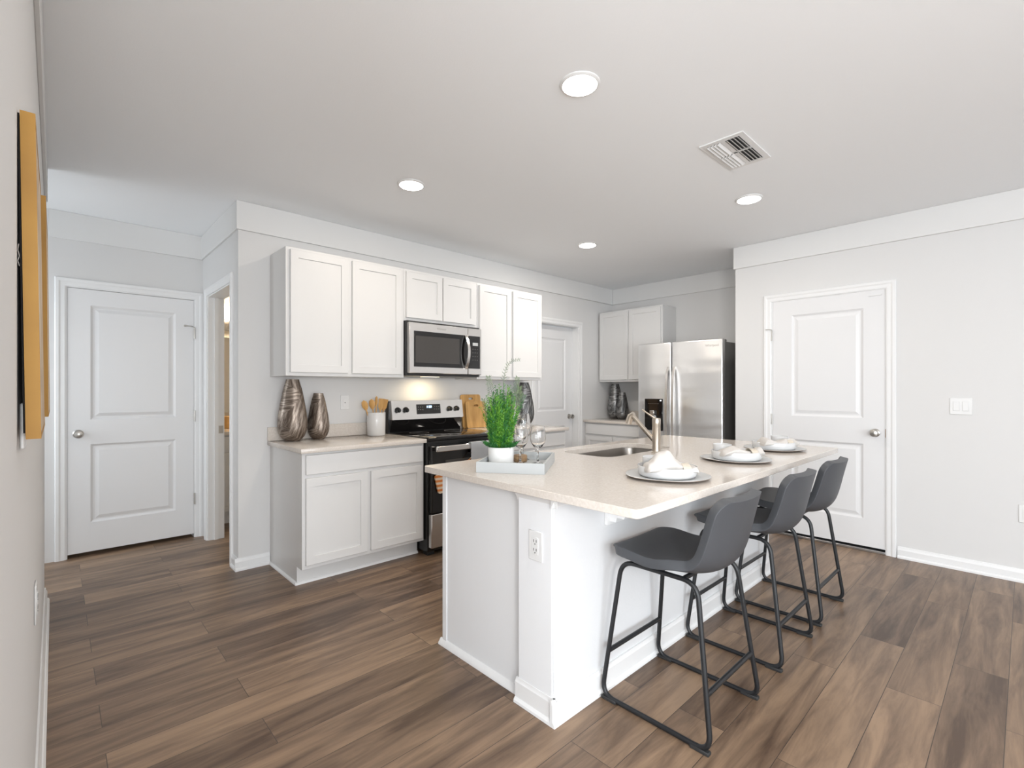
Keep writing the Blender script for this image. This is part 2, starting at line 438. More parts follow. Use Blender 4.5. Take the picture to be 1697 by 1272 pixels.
def baseboard(bm, a, b, face, nrm, z=.085, t=.013):
    """profile swept from a to b (scalars along the wall), face coordinate, nrm = ('x'|'y', sign)"""
    ax, s = nrm
    prof = [(0, 0), (t+.010, 0), (t+.010, .012), (t+.004, .020), (t, .022), (t, z*.72), (t*.55, z*.86), (t*.45, z), (0, z)]
    if ax == 'x': f3 = lambda p, q, c: (face+s*p, c, q)
    else: f3 = lambda p, q, c: (c, face+s*p, q)
    return prism(bm, prof, a, b, f3)
bm = baseboard(B(), XC-.0229, 1.133, YR, ('y', -1)); baseboard(bm, YR-.0005, BD[0]-.0565, XC, ('x', -1))
struct('baseboard_back', bm, 'trim', angle=25)
struct('baseboard_left', baseboard(B(), .725, 4.0, XL, ('x', 1)), 'trim', angle=25)
bm = baseboard(B(), -4.4, .665, XR, ('x', -1)); baseboard(bm, 1.615, YRR, XR, ('x', -1))
struct('baseboard_right', bm, 'trim', angle=25)

# ------------------------------------------------------------------ interior doors
RINGS = [(.004, -.003), (.016, -.010), (.026, -.010), (.050, -.003)]
def casing_prof(w=.062): return [(0, 0), (0, .009), (.008, .012), (.03, .012), (.04, .017), (w-.006, .017), (w, .011), (w, 0)]
def casing(bm, axis, face, s, a0, a1, z1, w=.062):
    """door casing around opening a0..a1 up to z1, standing s*thickness off the wall face"""
    pr = casing_prof(w)
    def v(a, z, d): return (a, face+s*d, z) if axis == 'y' else (face+s*d, a, z)
    for sgn, a in ((-1, a0), (1, a1)):
        A = [bm.verts.new(v(a+sgn*p, 0, d)) for p, d in pr]; C2 = [bm.verts.new(v(a+sgn*p, z1+p, d)) for p, d in pr]
        n = len(pr)
        for i in range(n): bm.faces.new((A[i], A[(i+1) % n], C2[(i+1) % n], C2[i]))
        bm.faces.new(A); bm.faces.new(C2)
    A = [bm.verts.new(v(a0-p, z1+p, d)) for p, d in pr]; C2 = [bm.verts.new(v(a1+p, z1+p, d)) for p, d in pr]
    for i in range(n): bm.faces.new((A[i], A[(i+1) % n], C2[(i+1) % n], C2[i]))
    bm.faces.new(A); bm.faces.new(C2)
    return bm
def jamb(bm, axis, w0, w1, a0, a1, z1, t=.012):
    """lining of an opening"""
    if axis == 'y':
        box(bm, a0-.0, a0+t, w0, w1, 0, z1); box(bm, a1-t, a1, w0, w1, 0, z1); box(bm, a0+t, a1-t, w0, w1, z1-t, z1)
    else:
        box(bm, w0, w1, a0, a0+t, 0, z1); box(bm, w0, w1, a1-t, a1, 0, z1); box(bm, w0, w1, a0+t, a1-t, z1-t, z1)
    return bm
def knob(c, n):
    bm = B(); lathe(bm, c, [(0, 0), (.031, 0), (.032, .004), (.026, .009), (.013, .011), (.011, .03), (.018, .036), (.027, .046), (.029, .056), (.024, .066), (.012, .070), (0, .071)], 28, n); return bm
# door_1: hall end, faces -y
d1 = struct('door_1', panel_slab(B(), (.068, YD-.002, .03), (1, 0, 0), (0, 0, 1), (0, -1, 0), .797, 1.99, .035,
        [(.129, .668, .22, .815), (.129, .668, 1.0, 1.87)], RINGS), 'door', angle=15)
obj('door_knob', knob((.128, YD-.002, .927), (0, -1, 0)), 'knobm', d1)
for z in (1.74, 1.035, .33):
    bm = bx(.8635, .8745, YD-.012, YD+.004, z-.045, z+.045); cyl(bm, (.869, YD-.012, z-.047), (0, 0, 1), .006, .094, 10); obj('hinge', bm, 'knobm', d1)
bm = B(); tube(bm, [(.869, YD-.014, 1.79), (.84, YD-.05, 1.795), (.80, YD-.055, 1.795)], .004, 8); cyl(bm, (.80, YD-.055, 1.795), (-1, 0, 0), .008, .012, 10)
obj('door_stop', bm, 'knobm', d1)
bm = casing(B(), 'y', YD, -1, .060, .872, 2.028); jamb(bm, 'y', YD, YD+TH, LD[0], LD[1], LD[3])
struct('trim_7', bm, 'trim', angle=20)
struct('hall_gap_shade', bx(-.1, 1.0, YD+TH+.3, YD+TH+.32, 0, 2.3), 'dark')  # dark sheet painting the shade in the gap under the hall door
# door_2: right wall, faces -x
d2 = struct('door_2', panel_slab(B(), (XR+.002, 1.538, .036), (0, -1, 0), (0, 0, 1), (-1, 0, 0), .798, 1.992, .035,
        [(.150, .659, .214, .80), (.150, .659, 1.0, 1.862)], RINGS), 'door', angle=15)
obj('door_knob', knob((XR+.002, .803, .927), (-1, 0, 0)), 'knobm', d2)
for z in (1.735, 1.0, .30):
    bm = bx(XR-.008, XR+.006, 1.5385, 1.5485, z-.045, z+.045); cyl(bm, (XR-.008, 1.5435, z-.047), (0, 0, 1), .006, .094, 10); obj('hinge', bm, 'knobm', d2)
bm = B(); tube(bm, [(XR-.010, 1.5435, 1.785), (XR-.03, 1.56, 1.788), (XR-.035, 1.585, 1.788)], .004, 8); obj('door_stop', bm, 'knobm', d2)
obj('strike_plate', bx(XR-.003, XR+.006, .7375, .7405, .895, .96), 'wood_dark', d2)
obj('alarm_contact', bx(XR-.006, XR+.001, .765, .845, 1.985, 1.993), 'plate_w', d2)
bm = casing(B(), 'x', XR, -1, .735, 1.5475, 2.030); jamb(bm, 'x', XR, XR+TH, RD[0], RD[1], RD[3])
struct('trim_8', bm, 'trim', angle=20)
bm = bx(XR-.012, XR+TH, RD[0]+.012, RD[1]-.012, 0, .020, bev=.003); struct('trim_9', bm, 'thresh')
struct('right_gap_shade', bx(XR+.40, XR+.42, .5, 1.8, 0, 2.3), 'dark')  # dark sheet behind the right door, paints the shade of its bottom gap
# door_3: pantry, recessed in the range wall
yd = YR+.095
d3 = struct('door_3', panel_slab(B(), (3.913, yd, .02), (1, 0, 0), (0, 0, 1), (0, -1, 0), .754, 1.992, .03,
        [(.13, .625, .22, .80), (.13, .625, .985, 1.85)], RINGS), 'door', angle=15)
obj('door_knob', knob((4.605, yd, .93), (0, -1, 0)), 'knobm', d3)
bm = casing(B(), 'y', YR, -1, 3.905, 4.675, 2.024); jamb(bm, 'y', YR, YR+TH, PD[0], PD[1], PD[3])
struct('trim_10', bm, 'trim', angle=20)
# bathroom doorway lining
bm = casing(B(), 'x', XC, -1, BD[0]+.005, BD[1]-.005, BD[3]-.006); jamb(bm, 'x', XC, XC+TH, BD[0], BD[1], BD[3], .016)
box(bm, XC+.045, XC+.075, BD[1]-.028, BD[1]-.016, 0, 2.03)
struct('trim_11', bm, 'trim', angle=20)
o = obj('strike_plate', bx(XC+.078, XC+.112, BD[1]-.0185, BD[1]-.0155, .89, .955), 'knobm')
tag(o, 'small metal strike plate on the bathroom door jamb', 'strike plate')

# bathroom furniture seen through the doorway
t = thing('vanity_cabinet', (1.55, 5.35, 0), 'white bathroom vanity seen through the narrow open doorway', 'vanity')
obj('cabinet_body', bx(1.09, 2.0, 5.14, 5.70, .10, .835), 'cab', t)
obj('toe_kick', bx(1.09, 2.0, 5.18, 5.68, 0, .10), 'cab', t)
for k in range(2): obj('door', panel_slab(B(), (1.10+.45*k, 5.12, .12), (1, 0, 0), (0, 0, 1), (0, -1, 0), .43, .55, .019, [(.05, .38, .05, .5)], [(.001, -.008)]), 'cab', t)
obj('drawer', bx(1.10, 1.98, 5.12, 5.139, .69, .82), 'cab', t)
o = obj('stone_top', bx(1.075, 2.02, 5.10, 5.715, .836, .868, bev=.003), 'quartz', t); o['label'] = 'pale stone top'
t = obj('vanity_mirror', bx(1.13, 2.0, 5.705, 5.719, 1.02, 1.80), mat('mirror', (.75, .70, .62), .05, 1)); tag(t, 'frameless mirror above the bathroom vanity', 'mirror')
t = thing('vanity_light', (1.5, 5.70, 1.93), 'grey bar light above the bathroom mirror with glass shades', 'light')
obj('back_bar', bx(1.16, 1.95, 5.69, 5.719, 1.87, 1.98), 'knobm', t)
for k in range(3): obj('lamp_shade', lathe(B(), (1.30+.25*k, 5.64, 1.98), [(.03, 0), (.05, .03), (.055, .13), (.052, .13), (.047, .03), (.0, .004)], 20), 'bulb', t)
area('vanity_glow', (1.5, 5.45, 2.25), (0, 0, 0), .6, .2, 9, (1, .84, .62))
o = obj('tissue_box', bx(1.19, 1.34, 5.50, 5.63, .8685, .99, bev=.004), 'wood'); tag(o, 'tan box standing on the bathroom vanity top', 'box')

# ------------------------------------------------------------------ kitchen cabinets
SHK = [(.0015, -.009)]
def shaker(name, O, U, N, w, h, parent, rail=.052, t=.019):
    return obj(name, panel_slab(B(), O, U, (0, 0, 1), N, w, h, t, [(rail, w-rail, rail, h-rail)], SHK), 'cab', parent, angle=20)
X, Yn = (1, 0, 0), (0, -1, 0)
Z0, Z1, YF, YB = 1.355, 2.235, 3.441, 3.769
def upper(x0, x1, z0, doors, label):
    t = thing('wall_cabinet', ((x0+x1)/2, 3.6, z0), label, 'cabinet')
    obj('cabinet_body', bx(x0, x1, YF, YB, z0, Z1, bev=.0015), ['cab'], t)
    for a, b in doors: shaker('door', (a, YF-.020, z0+.025), X, Yn, b-a, Z1-z0-.045, t)
    return t
upper(1.137, 2.044, Z0, [(1.163, 1.572), (1.604, 2.018)], 'white double-door wall cabinet left of the microwave')
upper(2.045, 2.799, 1.818, [(2.060, 2.410), (2.420, 2.772)], 'short white double-door wall cabinet directly above the microwave')
upper(2.800, 3.665, Z0, [(2.822, 3.214), (3.244, 3.640)], 'white double-door wall cabinet right of the microwave')
def base(x0, x1, doors, drawers, label):
    t = thing('base_cabinet', ((x0+x1)/2, 3.45, 0), label, 'cabinet')
    obj('cabinet_body', bx(x0, x1, 3.146, YB, .115, .857, bev=.0015), 'cab', t)
    obj('toe_kick', bx(x0+.001, x1-.001, 3.235, YB-.001, 0, .115), 'cab', t)
    for a, b in doors: shaker('door', (a, 3.126, .142), X, Yn, b-a, .552, t)
    for a, b in drawers: obj('drawer', bx(a, b, 3.126, 3.145, .718, .842, bev=.002), 'cab', t)
    return t
t = base(1.137, 2.040, [(1.158, 1.578), (1.602, 2.022)], [(1.158, 2.022)], 'white base cabinet left of the range, two doors under one wide drawer')
bm = prism(B(), [(0, 0), (.013, 0), (.012, .008), (.006, .016), (0, .018)], 3.222, 3.757, lambda p, q, c: (1.137-p, c, q))
prism(bm, [(0, 0), (.013, 0), (.012, .008), (.006, .016), (0, .018)], 1.124, 2.04, lambda p, q, c: (c, 3.235-p, q))
obj('shoe_moulding', bm, 'trim', t)
base(2.823, 3.685, [(2.842, 3.242), (3.266, 3.666)], [(2.842, 3.242), (3.266, 3.666)], 'white base cabinet right of the range, beside the pantry door')
def worktop(name, x0, x1, y0, y1, label, splash):
    t = thing(name, ((x0+x1)/2, (y0+y1)/2, .858), label, 'countertop')
    obj('slab', bx(x0, x1, y0, y1, .858, .888, bev=.003, seg=2), 'quartz', t)
    obj('backsplash', bx(*splash, .8885, .988, bev=.002), 'quartz', t); return t
worktop('countertop', 1.118, 2.043, 3.104, 3.768, 'cream quartz countertop left of the range under the bronze vases', (1.118, 2.043, 3.749, 3.768))
worktop('countertop', 2.819, 3.700, 3.104, 3.768, 'cream quartz countertop right of the range under the cutting boards', (2.819, 3.70, 3.749, 3.768))
worktop('countertop', 4.76, 5.378, 2.945, 3.768, 'cream quartz countertop left of the refrigerator', (5.359, 5.378, 2.945, 3.768))
# corner beside the refrigerator (faces -x)
NX, UY = (-1, 0, 0), (0, -1, 0)
t = thing('wall_cabinet', (5.2, 3.3, Z0), 'white double-door wall cabinet left above the refrigerator', 'cabinet')
obj('cabinet_body', bx(5.072, 5.379, 2.862, 3.752, Z0, Z1, bev=.0015), 'cab', t)
for a, b in ((3.735, 3.322), (3.300, 2.882)): shaker('door', (5.052, a, Z0+.025), UY, NX, a-b, Z1-Z0-.045, t)
t = thing('base_cabinet', (5.1, 3.35, 0), 'white base cabinet left of the refrigerator', 'cabinet')
obj('cabinet_body', bx(4.80, 5.378, 2.95, 3.768, .115, .857), 'cab', t)
obj('toe_kick', bx(4.875, 5.378, 2.951, 3.767, 0, .115), 'cab', t)
for a, b in ((3.74, 3.36), (3.34, 2.965)): shaker('door', (4.78, a, .142), UY, NX, a-b, .552, t)
obj('drawer', bx(4.78, 4.799, 2.965, 3.74, .718, .842, bev=.002), 'cab', t)

# ------------------------------------------------------------------ refrigerator
t = thing('refrigerator', (5.0, 2.46, 0), 'stainless side-by-side refrigerator with an ice dispenser in its left door', 'refrigerator')
obj('cabinet_body', bx(4.725, 5.33, 2.01, 2.91, .02, 1.728, bev=.004), 'steel_side', t)
fd = obj('door', bx(4.652, 4.715, 2.533, 2.922, .09, 1.753, bev=.012, seg=3), 'steel_h', t)
fd2 = obj('door', bx(4.652, 4.715, 1.998, 2.523, .09, 1.753, bev=.012, seg=3), 'steel_h', t)
obj('hinge_cover', bx(4.70, 4.80, 2.02, 2.08, 1.729, 1.752, bev=.004), 'steel_side', t)
obj('kick_grille', bx(4.70, 4.72, 2.01, 2.91, .02, .085), 'plastic_black', t)
for par, y in ((fd, 2.561), (fd2, 2.492)):
    pts = [Vector((4.652-.050*math.sin(PI*k/16)**.35, y, .45+1.045*k/16)) for k in range(17)]
    pts[0].x = pts[-1].x = 4.653
    obj('handle', ribbon(B(), pts, (0, .013, 0), (.008, 0, 0)), 'steel', par, angle=60)
dp = obj('dispenser', bx(4.640, 4.6525, 2.622, 2.834, .825, 1.162, bev=.004), 'glass_black', fd)
obj('ice_chute', bx(4.610, 4.640, 2.705, 2.760, .985, 1.040, bev=.006), 'steel', dp)
obj('paddle', bx(4.612, 4.640, 2.69, 2.725, .92, .985, bev=.006), 'charger', dp)
for k in range(6): obj('indicator', bx(4.6388, 4.6402, 2.79-.022*k, 2.778-.022*k, 1.108, 1.111), 'knobm', dp)
obj('display_light', bx(4.6388, 4.6402, 2.652, 2.634, 1.138, 1.150), 'ledw', dp)
Rx = Matrix.Rotation(-PI/2, 4, 'Z') @ Matrix.Rotation(PI/2, 4, 'X')
text_part('Whirlpool', .032, Matrix.Translation((4.6515, 2.10, 1.690)) @ Rx, 'knobm', fd2)

# ------------------------------------------------------------------ microwave
t = thing('microwave', (2.42, 3.55, 1.372), 'stainless over-the-range microwave with a black glass window', 'microwave')
obj('casing', bx(2.049, 2.794, 3.40, 3.766, 1.372, 1.816, bev=.002), 'plastic_black', t)
face = obj('door', bx(2.049, 2.640, 3.365, 3.399, 1.392, 1.800, bev=.004), 'steel', t)
cp = obj('control_panel', bx(2.642, 2.794, 3.365, 3.399, 1.392, 1.800, bev=.004), 'steel', t)
wb = obj('window_surround', bx(2.092, 2.638, 3.3625, 3.366, 1.445, 1.733, bev=.001), 'glass_black', face)
obj('window_pane', bx(2.105, 2.545, 3.3612, 3.3625, 1.478, 1.695), 'glass_mw', face)
obj('keypad', bx(2.644, 2.776, 3.3625, 3.366, 1.445, 1.733, bev=.001), 'glass_black', cp)
obj('display', bx(2.69, 2.75, 3.3612, 3.3625, 1.648, 1.674), 'charger', cp)
for r in range(4):
    for c in range(3): obj('button', bx(2.690+.024*c, 2.698+.024*c, 3.3618, 3.3626, 1.615-.032*r, 1.619-.032*r), 'steel_side', cp)
pts = [Vector((2.612, 3.362-.045*math.sin(PI*k/14)**.8-.002, 1.440+.292*k/14)) for k in range(15)]
obj('handle', ribbon(B(), pts, (.013, 0, 0), (0, .006, 0)), 'steel', face, angle=60)
text_part('Whirlpool', .022, Matrix.Translation((2.36, 3.3645, 1.765)) @ Matrix.Rotation(PI/2, 4, 'X'), 'knobm', face)
bm = B()
for k in range(14): box(bm, 2.12+.045*k, 2.15+.045*k, 3.42, 3.52, 1.3705, 1.372)
obj('vent_grille', bm, 'knobm', t)
obj('work_lamp', bx(2.32, 2.48, 3.57, 3.63, 1.3695, 1.372), emis('work_lamp_lens', (1, .85, .6), 2), t)
area('microwave_lamp', (2.40, 3.60, 1.366), (0, 0, 0), .16, .06, 1.3, (1, .80, .50))

# ------------------------------------------------------------------ range
x0, x1 = 2.050, 2.813
t = thing('range', (2.43, 3.4, 0), 'black and stainless electric range with a smooth glass cooktop', 'stove')
obj('cabinet_body', bx(x0, x1, 3.105, 3.74, .03, .868, bev=.002), 'black', t)
obj('cooktop', bx(x0-.003, x1+.003, 3.085, 3.70, .870, .896, bev=.005, seg=2), 'glass_black', t)
od = obj('oven_door', bx(x0+.006, x1-.006, 3.058, 3.102, .328, .832, bev=.004), 'glass_black', t)
obj('oven_window', bx(x0+.13, x1-.13, 3.0565, 3.058, .45, .72), 'glass_mw', od)
bm = bx(x0+.02, x1-.02, 3.010, 3.026, .793, .834, bev=.004)
for x in (x0+.06, x1-.06): box(bm, x-.015, x+.015, 3.026, 3.059, .805, .825)
obj('handle', bm, 'steel', od)
obj('storage_drawer', bx(x0+.006, x1-.006, 3.060, 3.102, .065, .318, bev=.004), 'steel', t)
for x in (x0+.04, x1-.04): obj('foot', bx(x-.03, x+.03, 3.12, 3.18, 0, .03), 'rubber', t)
bg_ = obj('backguard', bx(x0, x1, 3.70, 3.755, .868, 1.160, bev=.003), 'black', t)
obj('riser', prism(B(), [(3.695, .897), (3.66, 1.0), (3.70, 1.0), (3.70, .897)], x0+.012, x1-.012, lambda a, b, c: (c, a, b)), 'glass_black', bg_)
pn = obj('control_panel', prism(B(), [(3.652, 1.003), (3.675, 1.165), (3.702, 1.165), (3.702, 1.003)], x0+.012, x1-.004, lambda a, b, c: (c, a, b)), 'steel', bg_)
def py(z): return 3.652+(z-1.003)*.023/.162
obj('clock_display', prism(B(), [(py(1.045)-.003, 1.045), (py(1.13)-.003, 1.13), (py(1.13)+.003, 1.13), (py(1.045)+.003, 1.045)], 2.305, 2.555, lambda a, b, c: (c, a, b)), 'glass_black', pn)
bm = B()
for k, w in enumerate((.006, .014, .014)): box(bm, 2.410+.018*k, 2.410+.018*k+w, py(1.10)-.0045, py(1.10)-.0025, 1.098, 1.116)
obj('clock_digits', bm, 'led', pn)
for r in range(3):
    for c in (0, 1, 2, 8, 9, 10): obj('touch_key', bx(2.318+.021*c, 2.327+.021*c, py(1.08)-.0045, py(1.09)-.0025, 1.06+.022*r, 1.065+.022*r), 'steel_side', pn)
for x in (2.118, 2.196, 2.655, 2.735):
    zc = 1.085; bm = B()
    cyl(bm, (x, py(zc), zc), (0, -1, -.14), .025, .006, 24); cyl(bm, (x, py(zc)-.006, zc), (0, -1, -.14), .021, .022, 24, .018)
    box(bm, x-.005, x+.005, py(zc)-.036, py(zc)-.02, zc-.02, zc+.018, bev=.002)
    obj('knob', bm, 'plastic_black', pn)
for cx, cy, r in ((2.24, 3.24, .10), (2.62, 3.24, .08), (2.24, 3.52, .08), (2.62, 3.52, .10)):
    obj('burner_ring', lathe(B(), (cx, cy, .8962), [(r-.002, 0), (r+.002, 0), (r+.002, .0003), (r-.002, .0003), (r-.002, 0)], 40), 'steel_side', t)

# towels on the oven handle
def hang_towel(name, x0, x1, zt, zf, m, label, wav=.004):
    bm = B(); nx = 16; rows = []
    prof = [(3.038, zt-.08)] + [(3.038, zt-.01)] + [(3.034-.026*(1-math.cos(PI*k/8))/2*1.25, zt-.002+.008*math.sin(PI*k/8)) for k in range(9)] + [(3.000, zt-.02-(zt-.02-zf)*k/10) for k in range(11)]
    for k, (y, z) in enumerate(prof):
        amp = wav*max(0, min(1, (k-10)/8))
        rows.append([bm.verts.new((x0+(x1-x0)*i/nx, y-abs(amp*math.sin(i*.9)), z)) for i in range(nx+1)])
    for a, b in zip(rows, rows[1:]):
        for i in range(nx): bm.faces.new((a[i], a[i+1], b[i+1], b[i]))
    bmesh.ops.solidify(bm, geom=bm.faces[:], thickness=.003)
    return tag(obj(name, bm, m), label, 'towel')
hang_towel('dish_towel', 2.385, 2.62, .841, .50, 'towel', 'white dish towel draped over the oven door handle')
bm = B()
c, s = math.cos(.16), math.sin(.16)
pts = [(2.072+a*c-b*s, .612+a*s+b*c) for a, b in ((-.0, .0), (.22, 0), (.22, -.145), (.012, -.145))]
pts = [(x, z) for x, z in round_path([(p[0], p[1], 0) for p in pts], .02, 4, True) and [(q.x, q.y) for q in round_path([(p[0], p[1], 0) for p in pts], .02, 4, True)]]
prism(bm, pts, 3.040, 3.054, lambda a, b, c_: (a, c_, b))
t = thing('pot_holder', (2.2, 3.045, .5), 'orange striped pot holder hanging in front of the oven door', 'pot holder')
obj('quilted_pad', bm, 'stripe', t)
obj('hanging_loop', tube(B(), [(2.27, 3.047, .64), (2.33, 3.03, .67), (2.43, 3.004, .75), (2.45, 3.005, .82), (2.45, 3.016, .838), (2.45, 3.030, .836), (2.45, 3.034, .80)], .004, 8), 'stripe', t)

# ------------------------------------------------------------------ island
t = thing('kitchen_island', (2.45, 1.6, 0), 'white kitchen island base with a panelled end and overhang brackets', 'kitchen island')
IX0, IX1 = 1.405, 3.575
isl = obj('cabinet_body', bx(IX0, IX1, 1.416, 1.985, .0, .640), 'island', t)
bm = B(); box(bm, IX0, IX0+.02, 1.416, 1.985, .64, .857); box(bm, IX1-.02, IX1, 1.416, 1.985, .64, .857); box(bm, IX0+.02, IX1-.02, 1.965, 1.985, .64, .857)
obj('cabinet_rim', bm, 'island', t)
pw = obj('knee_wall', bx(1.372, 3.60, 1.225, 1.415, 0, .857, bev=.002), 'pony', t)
obj('corner_strip', bx(IX0-.006, IX0, 1.955, 1.988, .02, .857, bev=.002), 'island', t)
obj('end_panel_cap', bx(1.366, 1.372, 1.232, 1.410, .095, .855, bev=.001), 'island', t)
def moul(bm, prof, a, b, f): return prism(bm, prof, a, b, f)
bb = [(0, 0), (.023, 0), (.022, .010), (.016, .018), (.013, .020), (.013, .080), (.009, .088), (.008, .097), (0, .097)]
bm = moul(B(), bb, 1.349, 3.612, lambda p, q, c: (c, 1.225-p, q))
moul(bm, bb, 1.202, 1.424, lambda p, q, c: (1.372-p, c, q)); moul(bm, bb, 1.202, 1.424, lambda p, q, c: (3.60+p, c, q))
obj('baseboard', bm, 'trim', t, angle=25)
sh = [(0, 0), (.020, 0), (.019, .008), (.012, .017), (.006, .026), (0, .028)]
bm = moul(B(), sh, 1.424, 2.005, lambda p, q, c: (IX0-p, c, q)); obj('shoe_moulding', bm, 'trim', t)
cr = [(0, .815), (.004, .815), (.006, .826), (.014, .838), (.018, .846), (.018, .857), (0, .857)]
bm = moul(B(), cr, 1.354, 1.57, lambda p, q, c: (c, 1.225-p, q)); moul(bm, cr, 1.207, 1.42, lambda p, q, c: (1.372-p, c, q))
obj('cap_moulding', bm, 'trim', t, angle=25)
for x in (1.735, 2.52, 3.17):
    b_ = obj('bracket', bx(x-.045, x+.045, 1.208, 1.2245, .690, .857, bev=.002), 'trim', t)
    pts = [(1.208, .856), (.985, .856), (.985, .840), (1.075, .800), (1.125, .755), (1.140, .725), (1.175, .725), (1.180, .705), (1.208, .705)]
    obj('corbel', prism(B(), pts, x-.026, x+.026, lambda a, b, c: (c, a, b)), 'trim', b_, angle=20)
oc = thing('power_outlet', (1.362, 1.312, .595), 'white duplex outlet on the end of the island', 'outlet')
def outlet_x(t, x, y, z, s=-1):   # plate faces s along x
    obj('cover_plate', bx(x, x+s*.005, y-.036, y+.036, z-.058, z+.058, bev=.002), 'plate_w', t)
    f = obj('socket', bx(x+s*.005, x+s*.007, y-.017, y+.017, z-.034, z+.034, bev=.001), 'plate_w', t)
    bm = B(); xs = sorted((x+s*.0068, x+s*.0078))
    for dz in (-.017, .017):
        for dy in (-.007, .007): box(bm, xs[0], xs[1], y+dy-.0012, y+dy+.0012, z+dz-.002, z+dz+.008)
        cyl(bm, (x+s*.0066, y, z+dz-.009), (s, 0, 0), .0025, .0012, 10)
    obj('slots', bm, 'slot', f)
outlet_x(oc, 1.366, 1.312, .653)
# worktop with sink cut-out
def ring_slab(outer, inner, z0, z1):
    bm = B()
    loops = []
    for z in (z0, z1):
        es = []
        L = []
        for pts in (outer, inner):
            vs_ = [bm.verts.new((x, y, z)) for x, y in pts]; L.append(vs_)
            es += [bm.edges.new((vs_[i], vs_[(i+1) % len(vs_)])) for i in range(len(vs_))]
        bmesh.ops.triangle_fill(bm, edges=es, use_beauty=True); loops.append(L)
    for k in range(2):
        a, b = loops[0][k], loops[1][k]
        for i in range(len(a)): bm.faces.new((a[i], a[(i+1) % len(a)], b[(i+1) % len(a)], b[i]))
    return bm
SX0, SX1, SY0, SY1 = 2.205, 2.925, 1.570, 1.930
bm = ring_slab(rrect(1.313, 3.652, .826, 2.03, .022, 4), rrect(SX0, SX1, SY0, SY1, .085, 8), .858, .888)
o = obj('island_worktop', bm, 'quartz', angle=30); tag(o, 'large cream quartz island worktop with an undermount sink cut-out', 'countertop')
md = o.modifiers.new('edge', 'BEVEL'); md.width = .003; md.segments = 2; md.limit_method = 'ANGLE'; md.angle_limit = math.radians(60)
t = thing('kitchen_sink', (2.56, 1.75, .66), 'stainless undermount sink set into the island worktop', 'sink')
bm = B(); prev = None
for ins, z in ((-.012, .8575), (.002, .8575), (.004, .85), (.008, .70), (.02, .675), (.05, .665)):
    L = [bm.verts.new((x, y, z)) for x, y in rrect(SX0+ins, SX1-ins, SY0+ins, SY1-ins, max(.03, .085-ins), 8)]
    if prev:
        for i in range(len(L)): bm.faces.new((prev[i], prev[(i+1) % len(L)], L[(i+1) % len(L)], L[i]))
    prev = L
bm.faces.new(prev); obj('basin', bm, 'sink', t, angle=60)
obj('drain', lathe(B(), (2.56, 1.76, .6655), [(0, 0), (.035, .0), (.045, .002), (.045, 0)], 24), 'knobm', t)
# faucet
FX, FY = 2.585, 1.500
t = thing('kitchen_faucet', (FX, FY, .888), 'brushed nickel single-lever faucet on the island worktop', 'faucet')
obj('body', lathe(B(), (FX, FY, .8885), [(0, 0), (.030, 0), (.030, .004), (.0235, .010), (.0235, .165), (.0245, .168), (.0245, .196), (.022, .203), (0, .205)], 32), 'nickel', t)
sp_a, sp_b = Vector((FX, FY+.01, .955)), Vector((FX-.015, FY+.150, 1.098))
obj('spout', tube(B(), [sp_a, sp_a.lerp(sp_b, .5), sp_b], .0135, 16), 'nickel', t)
hd = sp_b+Vector((0, .006, .004))
obj('spray_head', tube(B(), [hd+Vector((0, -.012, .012)), hd+Vector((0, .012, -.004)), hd+Vector((0, .026, -.048))], .019, 18, radii=[.014, .019, .020]), 'nickel', t)
obj('lever', tube(B(), [(FX, FY, 1.085), (FX-.005, FY+.045, 1.112), (FX-.01, FY+.088, 1.140)], .005, 10, radii=[.008, .005, .004]), 'nickel', t)

# ------------------------------------------------------------------ place settings
def wavy_disc(bm, c, r, z0, z1, n=64, amp=.006, r_in=.0, ph=0):
    pass
def charger(c, ph, label):
    n = 64; bm = B(); z = .8885
    def rr(a): return 1+.018*math.sin(3*a+ph)+.012*math.sin(5*a+2*ph)
    rings = []
    for r, dz, mi in ((.105, 0, 1), (.125, .001, 1), (.172, .009, 1), (.174, .012, 0), (.170, .0135, 0), (.125, .006, 0), (.105, .004, 0)):
        rings.append((mi, [bm.verts.new((c[0]+r*rr(2*PI*i/n)*math.cos(2*PI*i/n), c[1]+r*rr(2*PI*i/n)*math.sin(2*PI*i/n), z+dz)) for i in range(n)]))
    for (m0, a), (m1, b) in zip(rings, rings[1:]):
        for i in range(n): bm.faces.new((a[i], a[(i+1) % n], b[(i+1) % n], b[i])).material_index = m0
    bm.faces.new(rings[0][1]).material_index = 1; bm.faces.new(rings[-1][1])
    return tag(obj('charger_plate', bm, ['charger', 'charger_rim'], angle=60), label, 'plate', 'charger plates on the island')
def low_bowl(c, label):
    n = 48; z = .8930; a0 = 0
    prof = [(0, 0), (.100, 0), (.113, .003), (.120, .011), (.1225, .044), (.1205, .046), (.1185, .044), (.116, .016), (.108, .0095), (0, .0085)]
    return tag(obj('serving_dish', lathe(B(), (*c, z), prof, n, sx=1, sy=1), 'china', angle=60), label, 'dish', 'white rimmed dishes on the chargers')
